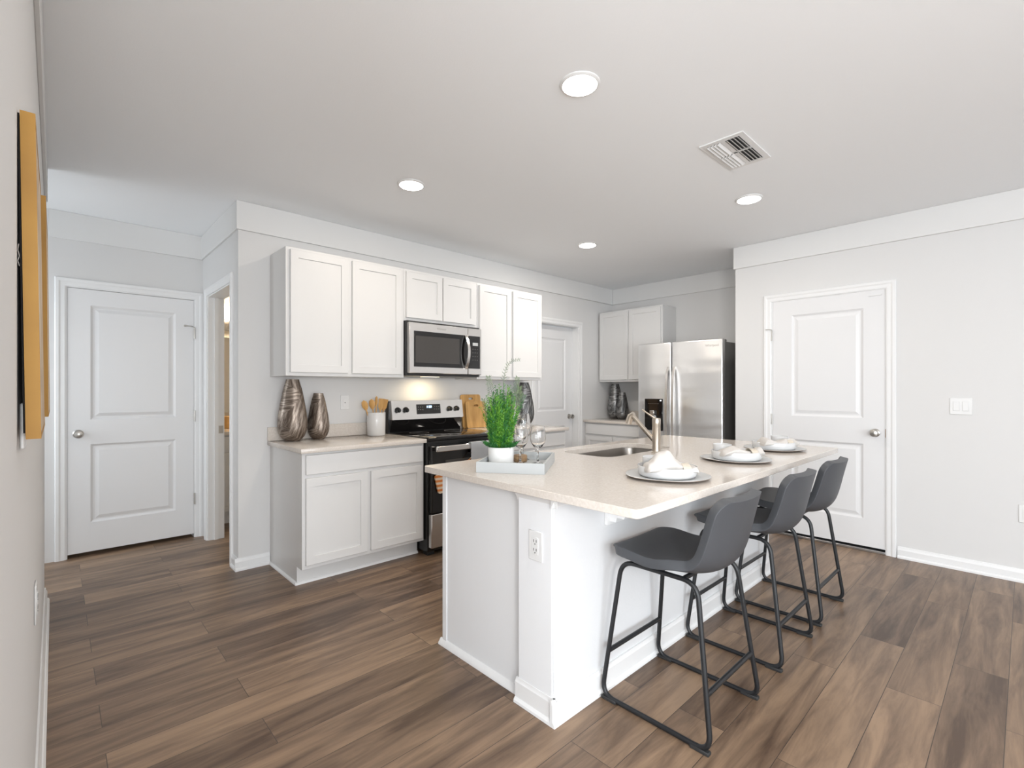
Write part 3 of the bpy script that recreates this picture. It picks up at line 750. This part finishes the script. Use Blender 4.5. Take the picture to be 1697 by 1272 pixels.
def cup(c, z, rz, label):
    t = thing('coffee_cup', (c[0], c[1], z), label, 'cup', 'white coffee cups on the island')
    obj('bowl', lathe(B(), (c[0], c[1], z), [(0, 0), (.034, 0), (.038, .004), (.044, .016), (.0475, .066), (.046, .067), (.0445, .064), (.041, .018), (.034, .008), (0, .006)], 32), 'china', t, angle=60)
    d = Vector((math.cos(rz), math.sin(rz), 0)); cc = Vector((c[0], c[1], z))
    pts = [cc+d*(.037+.030*math.sin(PI*k/10))+Vector((0, 0, .012+.040*k/10)) for k in range(11)]
    pts = [cc+d*(.043+.026*math.sin(a))+Vector((0, 0, .036-.020*math.cos(a))) for a in [PI*k/12 for k in range(13)]]
    obj('handle', tube(B(), pts, .0045, 10), 'china', t); return t
def napkin(c, rz, label, seed, peak=.0):
    """folded napkin bundle lying across the dish, gathered in a ring"""
    rnd = random.Random(seed)
    t = thing('napkin', (c[0], c[1], .903), label, 'napkin', 'napkins on the white dishes')
    R = Matrix.Translation((c[0], c[1], 0)) @ Matrix.Rotation(rz, 4, 'Z')
    N1, N2 = 26, 16; rows = []
    bm = B()
    for i in range(N1):
        s = i/(N1-1); x = -.125+.215*s
        pinch = 1-.58*math.exp(-((s-.78)/.10)**2)
        w = (.052*(1-.15*s))*pinch; hh = (.036+.010*math.sin(9*s+seed))*(.75+.35*pinch)*(1 if i not in (0, N1-1) else .3)
        row = []
        for k in range(N2):
            a = 2*PI*k/N2
            fold = 1+.16*math.sin(5*a+6*s+seed)+.08*rnd.random()*(1-abs(s-.78))
            zz = .916+hh*.55+math.sin(a)*hh*.5*fold + peak*max(0, math.sin(a)+.25)*math.exp(-(abs(s-.33)/.20)**3)*(1+.12*math.sin(17*s+3*a))
            row.append(bm.verts.new((x+.006*rnd.random(), math.cos(a)*w*fold, zz)))
        rows.append(row)
    for a, b in zip(rows, rows[1:]):
        for k in range(N2): bm.faces.new((a[k], a[(k+1) % N2], b[(k+1) % N2], b[k]))
    bm.faces.new(rows[0]); bm.faces.new(rows[-1]); bm.transform(R)
    o = obj('cloth', bm, 'linen', t, angle=80); sb = o.modifiers.new('soft', 'SUBSURF'); sb.levels = 1; sb.render_levels = 1
    bm = B(); xr = -.125+.215*.78; prf = []
    for k in range(32):
        a = 2*PI*k/32; prf.append(Vector((xr, math.cos(a)*.040, .935+math.sin(a)*.021)))
    ribbon_pts = prf
    A = []
    for dx, sc in ((-.016, 1), (.016, 1), (.016, .93), (-.016, .93)):
        A.append([bm.verts.new((xr+dx, p.y*sc, .935+(p.z-.935)*sc)) for p in prf])
    for j in range(4):
        a, b = A[j], A[(j+1) % 4]
        for k in range(32): bm.faces.new((a[k], a[(k+1) % 32], b[(k+1) % 32], b[k]))
    bm.transform(R); obj('napkin_ring', bm, 'napring', t)
    return t
RZ = math.radians(-43)
SET = [((1.905, 1.055), 'nearest of three, in front of the faucet', .055, 0), ((2.625, 1.055), 'middle of three on the island', 0, 2), ((3.255, 1.080), 'farthest of three, beside the panel door', 0, 4)]
for (c, where, pk, ph), off in zip(SET, ((0, .065), (-.02, .065), (.065, -.01))):
    charger(c, ph, 'grey wavy-edged charger plate, '+where)
    low_bowl(c, 'round white dish on a charger, '+where)
    napkin((c[0]-.034, c[1]-.050), RZ, 'white linen napkin in a beige ring, '+where, 3+ph, pk*.8)
    cup((c[0]+off[0], c[1]+off[1]), .9025, RZ+.1, 'white cup behind the napkin, '+where)

# ------------------------------------------------------------------ tray group
A_ = Vector((1.380, 1.700, 0)); Bv = Vector((1.560, 1.446, 0)); aa = (Bv-A_).normalized(); bb_ = Vector((-aa.y, aa.x, 0))
L1, L2 = .31, .40
def TR(u, v, z): p = A_+aa*u+bb_*v; return (p.x, p.y, z)
def tbox(bm, u0, u1, v0, v1, z0, z1):
    prism(bm, [(u0, v0), (u1, v0), (u1, v1), (u0, v1)], z0, z1, lambda a, b, c: TR(a, b, c)); return bm
t = thing('serving_tray', TR(L1/2, L2/2, .8885), 'pale grey rectangular tray holding the plant and glasses', 'tray')
obj('tray_floor', tbox(B(), 0, L1, 0, L2, .8885, .8965), 'traym', t)
bm = B(); tbox(bm, 0, L1, 0, .009, .8965, .936); tbox(bm, 0, L1, L2-.009, L2, .8965, .936); tbox(bm, 0, .009, .009, L2-.009, .8965, .936); tbox(bm, L1-.009, L1, .009, L2-.009, .8965, .936)
obj('tray_rim', bm, 'traym', t)
TZ = .897
PC = (1.574, 1.748, TZ)
t = thing('potted_plant', PC, 'bushy green fern in a white round pot on the tray', 'plant')
obj('pot', lathe(B(), PC, [(0, 0), (.058, 0), (.061, .003), (.063, .086), (.0615, .088), (.059, .086), (.058, .074), (0, .074)], 40), 'pot', t, angle=50)
obj('soil', lathe(B(), (PC[0], PC[1], TZ+.075), [(0, .004), (.03, .003), (.0575, 0)], 24), 'soil', t)
def leaflet(bm, p, d, up, L, w, mi):
    d = d.normalized(); sdir = d.cross(up).normalized() if d.cross(up).length > 1e-4 else Vector((1, 0, 0))
    q = p+d*L*.5
    bm.faces.new((bm.verts.new(p), bm.verts.new(q+sdir*w), bm.verts.new(p+d*L), bm.verts.new(q-sdir*w))).material_index = mi
def sprig(bm, base_, d0, L, bend, nl, ll, lw, mi, stem_r=.0012, start=.25, jitter=.5, three=True):
    pts = []; p = base_.copy(); d = d0.normalized(); n = 12
    for k in range(n+1):
        pts.append(p.copy()); p = p+d*L/n; d = (d+bend/n).normalized()
    tube(bm, pts, stem_r, 4, radii=[stem_r*(1-.6*k/n) for k in range(n+1)], mi=mi)
    for j in range(nl):
        s = start+(1-start)*j/nl; f = s*n; k = int(f); q = pts[k].lerp(pts[min(k+1, n)], f-k)
        dd = (pts[min(k+1, n)]-pts[k]).normalized() if k < n else d
        a = random.random()*2*PI if three else (PI*(j % 2)+random.uniform(-.3, .3))
        o1 = dd.orthogonal().normalized(); o2 = dd.cross(o1)
        if not three: o1 = dd.cross(Vector((.7, .7, 0))).normalized() ; o2 = dd.cross(o1)
        ld = (o1*math.cos(a)+o2*math.sin(a))*.85+dd*random.uniform(.35, 1)
        leaflet(bm, q, ld, o1 if abs(ld.normalized().dot(o1)) < .9 else o2, ll*(1-.5*s)*random.uniform(.7, 1.2), lw*random.uniform(.7, 1.2), mi)
bm = B(); c0 = Vector((PC[0], PC[1], TZ+.078))
for i in range(210):
    a = random.uniform(0, 2*PI); q = math.sqrt(random.random()); rr = .042*q; b0 = c0+Vector((math.cos(a)*rr, math.sin(a)*rr, 0))
    tilt = .25*q*random.uniform(.4, 1.1); d = Vector((math.cos(a)*tilt, math.sin(a)*tilt, 1))
    hgt = random.uniform(.16, .345)*(1-.42*q)+.03
    sprig(bm, b0, d, hgt, Vector((math.cos(a), math.sin(a), -.2))*random.uniform(-.15, .22), 36, .024, .0019, 0 if random.random() < .6 else 1, start=.10)
for i in range(46):   # low tuft over the rim
    a = random.uniform(0, 2*PI); b0 = c0+Vector((math.cos(a)*.045, math.sin(a)*.045, 0))
    sprig(bm, b0, Vector((math.cos(a)*.6, math.sin(a)*.6, .8)), random.uniform(.04, .07), Vector((math.cos(a)*.4, math.sin(a)*.4, -.5)), 16, .016, .003, 1, start=.1)
obj('foliage', bm, ['leaf', 'leaf_dark'], t, smooth=False)
bm = B()
right = Vector((math.sin(math.radians(46.7)), -math.cos(math.radians(46.7)), 0))
def frond(bm, path, nl, ll, lw):
    P_ = [c0+right*a+Vector((0, 0, h)) for a, h in path]; pts = []
    for i in range(len(P_)-1):
        p0, p1, p2, p3 = P_[max(i-1, 0)], P_[i], P_[i+1], P_[min(i+2, len(P_)-1)]
        for k in range(5):
            u = k/5; pts.append(.5*((2*p1)+(-p0+p2)*u+(2*p0-5*p1+4*p2-p3)*u*u+(-p0+3*p1-3*p2+p3)*u**3))
    pts.append(P_[-1]); tube(bm, pts, .0015, 5, radii=[.0018*(1-.6*k/len(pts)) for k in range(len(pts))])
    n = len(pts)-1; out = Vector((-right.y, right.x, 0))
    for j in range(nl):
        f = (.45+.55*j/nl)*n; k = int(f); q = pts[k].lerp(pts[min(k+1, n)], f-k); dd = (pts[min(k+1, n)]-pts[max(k-1, 0)]).normalized()
        side = dd.cross(out).normalized()*(1 if j % 2 else -1)
        leaflet(bm, q, side+dd*.8+out*random.uniform(-.4, .4), out, ll*random.uniform(.6, 1.1)*(1-.4*j/nl), lw, 0)
frond(bm, [(0, 0), (.006, .15), (.012, .28), (.014, .34), (.028, .395), (.055, .425), (.092, .432)], 26, .022, .0015)
frond(bm, [(-.01, 0), (-.022, .15), (-.040, .25), (-.055, .315), (-.062, .35)], 30, .034, .0016)
frond(bm, [(.02, 0), (.045, .15), (.062, .24), (.070, .30), (.082, .345)], 34, .030, .0018)
frond(bm, [(.02, 0), (.06, .12), (.085, .19), (.100, .235), (.112, .26)], 34, .028, .0018)
frond(bm, [(.02, 0), (.05, .14), (.080, .22), (.088, .27), (.090, .30)], 34, .030, .0018)
frond(bm, [(-.02, 0), (-.05, .12), (-.075, .19), (-.085, .24)], 30, .026, .0016)
obj('frond', bm, 'frond', t, smooth=False)
bm = B()
for i in range(44):
    sd = random.choice((-1, 1, 1)); q = c0+right*sd*random.uniform(.055, .082)+Vector((random.uniform(-.02, .02), random.uniform(-.02, .02), random.uniform(.05, .21)))
    for k in range(5):
        a = 2*PI*k/5; leaflet(bm, q, Vector((math.cos(a), math.sin(a), .4)), Vector((0, 0, 1)), .010, .004, 0)
obj('blossom', bm, 'blossom', t, smooth=False)
# glasses
def wine_glass(c, label, h=.185, first=[None]):
    k = h/.185
    prof = [(0, .0), (.033, 0), (.034, .0015), (.020, .005), (.006, .010), (.0045, .03), (.0045, .065), (.008, .075), (.022, .085), (.035, .105), (.039, .125), (.037, .155), (.031, .185), (.0298, .185), (.0355, .155), (.0372, .125), (.0333, .106), (.020, .088), (0, .080)]
    t = thing('wine_glass', (c[0], c[1], TZ), label, 'glass', 'stemmed glasses on the tray')
    obj('goblet', lathe(B(), (c[0], c[1], TZ), [(r*(1+.25*(k-1)), z*k) for r, z in prof], 36), 'glass', t, angle=70); return t
G1 = (1.660, 1.702); G2 = (1.728, 1.648); G3 = (1.775, 1.802)
wine_glass(G1, 'clear stemmed glass on the tray, next to the fern pot')
wine_glass(G2, 'clear stemmed glass on the tray, farthest right beside the tray edge')
wine_glass(G3, 'taller clear glass standing behind the two front glasses', .240)
gc = TR(.10, .335, TZ)
o = obj('wooden_coaster', lathe(B(), (1.714, 1.758, TZ), [(0, 0), (.032, 0), (.035, .004), (.035, .030), (.032, .034), (0, .034)], 28), 'wood_dark'); tag(o, 'short round brown wooden block on the tray behind the glasses', 'block')
M['wood_dark'].node_tree  # grain set above

# ------------------------------------------------------------------ countertop decor
def vase(c, h, rt, rb, m, label, group, sy=.8, rz=0):
    k = h/.446
    prof = [(0, 0), (rb*.50, 0), (rb*.56, .006*k), (rb*.80, .035*k), (rb*.95, .075*k), (rb, .115*k), (rb*.985, .16*k), (rb*.90, .225*k), (rb*.77, .30*k), (rb*.64, .37*k), (rt, .436*k), (rt*.98, .446*k), (rt*.88, .446*k), (rt*.85, .43*k), (rt*.8, .36*k), (0, .34*k)]
    # densify with Catmull-like sampling
    bm = lathe(B(), (0, 0, 0), prof, 48, sx=1, sy=sy)
    bm.transform(Matrix.Translation((c[0], c[1], .8885)) @ Matrix.Rotation(rz, 4, 'Z'))
    return tag(obj('vase', bm, m, origin=(c[0], c[1], .8885)), label, 'vase', group)
ra = math.radians(-43)
vase((1.256, 3.655), .446, .047, .104, 'bronze', 'tall bronze vase with grooved sides on the left counter', 'bronze vases left of the range', rz=ra)
vase((1.447, 3.665), .345, .036, .080, 'bronze', 'shorter bronze vase with grooved sides on the left counter', 'bronze vases left of the range', rz=ra)
vase((3.605, 3.635), .446, .047, .104, 'pewter', 'tall dark vase behind the fern, next to the pantry door', 'dark vases right of the range', rz=ra)
vase((3.42, 3.610), .345, .036, .080, 'pewter', 'shorter dark vase half hidden by the fern', 'dark vases right of the range', rz=ra)
vase((5.22, 3.612), .442, .047, .100, 'pewter', 'tall dark vase in the corner beside the refrigerator', 'dark vases beside the refrigerator', rz=ra)
vase((5.14, 3.450), .335, .037, .080, 'pewter', 'shorter dark vase in front of the tall one beside the refrigerator', 'dark vases beside the refrigerator', rz=ra)
CR = (1.903, 3.63)
o = obj('utensil_crock', lathe(B(), (*CR, .8885), [(0, 0), (.066, 0), (.072, .006), (.074, .185), (.0725, .187), (.068, .185), (.067, .01), (0, .008)], 40), 'china', angle=50); tag(o, 'white ceramic crock holding wooden utensils beside the range', 'crock')
U = [(-.050, 0.010, -.30, 'spoon', 'wooden spoon leaning farthest left in the white crock'),
     (-.016, -.02, -.14, 'spoon', 'wooden spoon second from left in the white crock'),
     (.004, .03, .03, 'stick', 'tallest slim wooden utensil at the middle of the crock'),
     (.022, -.018, .12, 'spatula', 'wooden spatula right of centre in the crock'),
     (.044, .012, .24, 'spatula', 'wooden spatula leaning farthest right in the crock')]
for dx, dy, tilt, kind, lab in U:
    L = {'spoon': .285, 'stick': .315, 'spatula': .29}[kind]
    bm = B(); e = .026 if kind != 'stick' else .012
    tube(bm, [(0, 0, 0), (0, 0, L*.75)], .005, 8)
    if kind == 'spatula': prism(bm, [(-.006, L*.66), (-.021, L*.76), (-.023, L), (.023, L), (.021, L*.76), (.006, L*.66)], -.003, .003, lambda a, b, c: (a, c, b))
    else: lathe(bm, (0, 0, L*.70), [(0, 0), (e*.5, .012), (e*.95, .035), (e, .052), (e*.8, .075), (0, .09)], 20, sy=.25)
    p = Vector((CR[0]+dx*.45, CR[1]+dy*.5, .8985))
    bm.transform(Matrix.Translation(p) @ Matrix.Rotation(tilt, 4, Vector((0, 1, 0))) @ Matrix.Rotation(ra, 4, 'Z'))
    tag(obj('wooden_'+kind, bm, 'wood', origin=p), lab, 'utensil', 'wooden utensils in the white crock')
# cutting boards
def board(x0, x1, ztop, yb, label, slot):
    w = x1-x0; h = ztop-.8885; bm = ring_slab(rrect(0, w, 0, h, .022, 5), rrect(w/2-slot, w/2+slot, h-.050, h-.050+.020, .0095, 4), 0, .014)
    lean = math.radians(7)
    bm.transform(Matrix.Translation((x0, yb, .8885)) @ Matrix.Rotation(PI/2-lean, 4, 'X'))
    return tag(obj('cutting_board', bm, 'wood'), label, 'cutting board', 'cutting boards beside the range')
board(2.850, 3.090, 1.212, 3.720, 'taller bamboo cutting board with a slot handle, leaning at the back', .028)
board(2.874, 3.125, 1.145, 3.686, 'shorter bamboo cutting board leaning in front of the taller one', .030)

# outlets and switches
t = thing('power_outlet', (1.70, YR, 1.10), 'white single outlet on the wall above the left counter', 'outlet')
obj('cover_plate', bx(1.664, 1.736, YR-.0055, YR-.0005, 1.100, 1.214, bev=.002), 'plate_w', t)
obj('socket', bx(1.684, 1.716, YR-.0075, YR-.0055, 1.124, 1.190, bev=.001), 'plate_w', t)
bm = B(); [box(bm, 1.697, 1.703, YR-.0083, YR-.0073, z, z+.008) for z in (1.150,)]; obj('slots', bm, 'slot', t)
t = thing('light_switch', (XR, .316, 1.085), 'white two-rocker light switch on the wall right of the panel door', 'light switch')
obj('cover_plate', bx(XR-.0055, XR-.0005, .258, .374, 1.086, 1.202, bev=.002), 'plate_w', t)
for y in (.292, .340): obj('rocker', bx(XR-.009, XR-.0055, y-.016, y+.016, 1.112, 1.176, bev=.001), 'plate_w', t)
t = thing('power_outlet', (XR, .005, .39), 'white outlet low on the right wall at the picture edge', 'outlet'); outlet_x(t, XR-.0005, .001, .448)
t = thing('thermostat', (XL, 1.24, 1.15), 'slim white switch plate on the left wall under the yellow artwork', 'switch plate')
obj('cover_plate', bx(XL+.0005, XL+.007, 1.205, 1.285, 1.158, 1.238, bev=.002), 'plate_w', t)
obj('rocker', bx(XL+.007, XL+.010, 1.23, 1.26, 1.175, 1.221, bev=.001), 'plate_w', t)
t = thing('power_outlet', (XL, 2.05, .58), 'white outlet low on the left wall above the baseboard', 'outlet'); outlet_x(t, XL+.0005, 2.05, .62, 1)

# ------------------------------------------------------------------ artwork on the left wall
def art(y0, y1, z0, z1, label, off=0):
    t = thing('wall_art', (XL, (y0+y1)/2, z0), label, 'wall art', 'yellow framed artworks on the left wall')
    top, bot = XL+.003+off, XL+.010+off*.7; d = .0185
    def slab(bm, ya, yb, za, zb, o0, o1):
        f = lambda z, o: (top+(bot-top)*(z1-z)/(z1-z0))+o
        vs_ = [bm.verts.new(p) for p in ((f(za, o0), ya, za), (f(za, o1), ya, za), (f(za, o1), yb, za), (f(za, o0), yb, za), (f(zb, o0), ya, zb), (f(zb, o1), ya, zb), (f(zb, o1), yb, zb), (f(zb, o0), yb, zb))]
        for q in ((3,2,1,0),(4,5,6,7),(0,1,5,4),(1,2,6,5),(2,3,7,6),(3,0,4,7)): bm.faces.new([vs_[i] for i in q])
        return bm
    bm = B(); e = .007
    slab(bm, y0, y0+e, z0, z1, 0, d); slab(bm, y1-e, y1, z0, z1, 0, d); slab(bm, y0+e, y1-e, z0, z0+e, 0, d); slab(bm, y0+e, y1-e, z1-e, z1, 0, d)
    obj('frame', bm, 'ochre', t, smooth=False)
    obj('canvas', slab(B(), y0+e, y1-e, z0+e, z1-e, .002, d-.0006), 'artface', t, smooth=False)
    obj('backing', slab(B(), y0+.004, y1-.004, z0+.01, z1-.004, -.0028-off*.6, -.0005), 'artback', t, smooth=False)  # near-black backing stands in for the shaded gap to the wall
    return t
a1 = art(1.13, 1.56, 1.180, 1.720, 'nearer yellow-edged artwork on the left wall')
obj('hanging_wire', tube(B(), [(XL+.002, 1.129, 1.50), (XL+.001, 1.127, 1.490), (XL+.003, 1.126, 1.480), (XL+.001, 1.127, 1.472), (XL+.003, 1.129, 1.464)], .0005, 6), 'wire', a1)
art(1.60, 2.02, 1.197, 1.722, 'farther yellow-edged artwork on the left wall beyond the first', .008)

# ------------------------------------------------------------------ ceiling fixtures
where = ['nearest the camera', 'nearest the range wall cabinets', 'beside the ceiling vent', 'farthest, near the refrigerator']
lamp0 = None
for i, (x, y) in enumerate(LAMPS):
    if lamp0 is None:
        t = thing('recessed_light', (x, y, ZC), '', 'ceiling light', 'recessed ceiling lights')
        obj('trim_ring', lathe(B(), (x, y, ZC), [(.0745, -.010), (.077, -.010), (.086, -.004), (.087, -.0005), (.0745, -.0005), (.0745, -.010)], 40), 'plate_w', t)
        obj('lens', lathe(B(), (x, y, ZC), [(0, -.0135), (.068, -.013), (.074, -.010), (.074, -.001), (0, -.001)], 40), 'lens', t); lamp0 = t
    else:
        t = copy_tree(lamp0); t.location = (x, y, ZC)
    t['label'] = 'round white recessed downlight in the ceiling, ' + where[i]
t = thing('air_vent', (2.74, 1.105, ZC), 'white rectangular ceiling air vent with louvres', 'vent')
vx0, vx1, vy0, vy1 = 2.542, 2.940, .990, 1.218
z = ZC-.0005
bm = B(); e = .030
box(bm, vx0, vx1, vy0, vy0+e, z-.006, z); box(bm, vx0, vx1, vy1-e, vy1, z-.006, z); box(bm, vx0, vx0+e, vy0+e, vy1-e, z-.006, z); box(bm, vx1-e, vx1, vy0+e, vy1-e, z-.006, z)
cx, cy = (vx0+vx1)/2, (vy0+vy1)/2
box(bm, vx0+e, vx1-e, cy-.010, cy+.010, z-.006, z); box(bm, cx-.006, cx+.006, vy0+e, vy1-e, z-.006, z)
obj('face_frame', bm, 'plate_w', t, smooth=False)
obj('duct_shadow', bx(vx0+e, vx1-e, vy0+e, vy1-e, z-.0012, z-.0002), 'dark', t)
for g, (ya, yb, sgn) in enumerate(((vy0+e, cy-.010, -1), (cy+.010, vy1-e, 1))):
    for xa, xb in ((vx0+e, cx-.006), (cx+.006, vx1-e)):
        for k in range(4):
            yc = ya+(yb-ya)*(k+.5)/4
            bm = prism(B(), [(yc-sgn*.0075, z-.0015), (yc-sgn*.0065, z-.0015), (yc+sgn*.0095, z-.014), (yc+sgn*.0085, z-.0145)], xa, xb, lambda a, b, c: (c, a, b))
            obj('louvre', bm, 'plate_w', t, smooth=False)

# ------------------------------------------------------------------ bar stools
def make_stool(cx, cy):
    t = thing('bar_stool', (cx, cy, 0), '', 'bar stool', 'grey bar stools at the island')
    # shell: profile in y,z from seat front to back top (y measured from cy)
    prof = [(.205, .590), (.190, .603), (.12, .602), (.04, .592), (-.05, .585), (-.12, .583), (-.172, .598), (-.203, .630), (-.220, .672), (-.232, .72), (-.245, .78), (-.258, .835), (-.266, .868)]
    # resample Catmull-Rom
    P_ = [Vector((0, y, z)) for y, z in prof]; pts = []
    for i in range(len(P_)-1):
        p0, p1, p2, p3 = P_[max(i-1, 0)], P_[i], P_[i+1], P_[min(i+2, len(P_)-1)]
        m_ = 4
        for k in range(m_):
            s = k/m_; pts.append(.5*((2*p1)+(-p0+p2)*s+(2*p0-5*p1+4*p2-p3)*s*s+(-p0+3*p1-3*p2+p3)*s**3))
    pts.append(P_[-1])
    # finer rows towards both rounded ends
    for _ in range(3):
        pts = [pts[0], pts[0].lerp(pts[1], .5)]+pts[1:-1]+[pts[-2].lerp(pts[-1], .5), pts[-1]]
    n = len(pts)
    ln = [0]
    for a, b in zip(pts, pts[1:]): ln.append(ln[-1]+(b-a).length)
    tot = ln[-1]; NT = 22; rows = []; bm = B()
    for i, p in enumerate(pts):
        s = ln[i]; d = (pts[min(i+1, n-1)]-pts[max(i-1, 0)]).normalized(); nrm = Vector((0, d.z, -d.y))   # points into the seat (up / forward)
        if nrm.z < 0 and abs(nrm.z) > abs(nrm.y): nrm = -nrm
        if i > n*.6 and nrm.y < 0: nrm = -nrm
        u = s/tot
        w = .212-.004*math.cos(u*6)- (.022 if u > .55 else .022*max(0, (u-.35)/.2))
        # round the corners at both ends
        R_ = .085
        e0 = min(s, tot-s); R_ = .080 if u < .5 else .058
        if e0 < R_: w -= R_*(1-math.sqrt(max(0, 1-((R_-e0)/R_)**2)))
        st = max(0, min(1, (u-.22)/.55)); st = st*st*(3-2*st); th = st*math.radians(82)
        nrm = Vector((0, math.sin(th), math.cos(th)))
        c_ = .006+.048*st*(1-.15*max(0, (u-.7)/.3))+.018*math.exp(-((u-.52)/.14)**2)
        row = []
        for k in range(NT+1):
            tt = -1+2*k/NT; xx = w*math.sin(tt*PI/2*.96)/math.sin(PI/2*.96); q = p+nrm*(c_*abs(xx/.205)**2.2)
            row.append(bm.verts.new((cx+xx, cy+q.y, q.z)))
        rows.append(row)
    for a, b in zip(rows, rows[1:]):
        for k in range(NT): bm.faces.new((a[k], a[k+1], b[k+1], b[k]))
    bmesh.ops.recalc_face_normals(bm, faces=bm.faces[:])
    mid = rows[8][NT//2]
    if mid.normal.z < 0 and False: pass
    o = obj('seat_shell', bm, 'vinyl', t, angle=180)
    so = o.modifiers.new('thick', 'SOLIDIFY'); so.thickness = .038; so.offset = 0
    bv = o.modifiers.new('soft', 'SUBSURF'); bv.levels = 1; bv.render_levels = 2
    for s in (-1, 1):
        xt, xb = cx+s*.170, cx+s*.221
        X_ = lambda z: xb+(xt-xb)*z/.56
        zt = .562
        loop = [(X_(zt), cy+.175, zt), (X_(.011), cy+.228, .011), (X_(.011), cy-.228, .011), (X_(zt), cy-.150, zt)]
        loop = [(X_(zt), cy+.165, zt), (X_(.011), cy+.228, .011), (X_(.011), cy-.228, .011), (X_(zt), cy-.155, zt)]
        obj('side_frame', tube(B(), round_path(loop, .06, 7, True), .0095, 12, closed=True), 'frame_black', t)
        for dy in (.190, -.190):
            obj('foot_glide', bx(X_(0)-.012, X_(0)+.012, cy+dy-.035, cy+dy+.035, 0, .014, bev=.003), 'rubber', t)
    xz = lambda z: .221+(.170-.221)*z/.56
    obj('footrest', tube(B(), [(cx-xz(.19), cy+.207, .190), (cx+xz(.19), cy+.207, .190)], .0095, 12), 'frame_black', t)
    obj('rear_crossbar', tube(B(), [(cx-xz(.19), cy-.202, .190), (cx+xz(.19), cy-.202, .190)], .0095, 12), 'frame_black', t)
    for dy in (.11, -.10):
        obj('seat_support', tube(B(), [(cx-.17, cy+dy, .562), (cx+.17, cy+dy, .562)], .009, 10), 'frame_black', t)
    return t
CY = .972
s0 = make_stool(1.860, CY)
s0['label'] = 'grey bucket-seat bar stool nearest the camera, black sled legs'
for x, lab in ((2.580, 'grey bucket-seat bar stool, middle of the three at the island'), (3.188, 'grey bucket-seat bar stool farthest from the camera, before the panel door')):
    c = copy_tree(s0); c.location = (x, CY, 0); c['label'] = lab
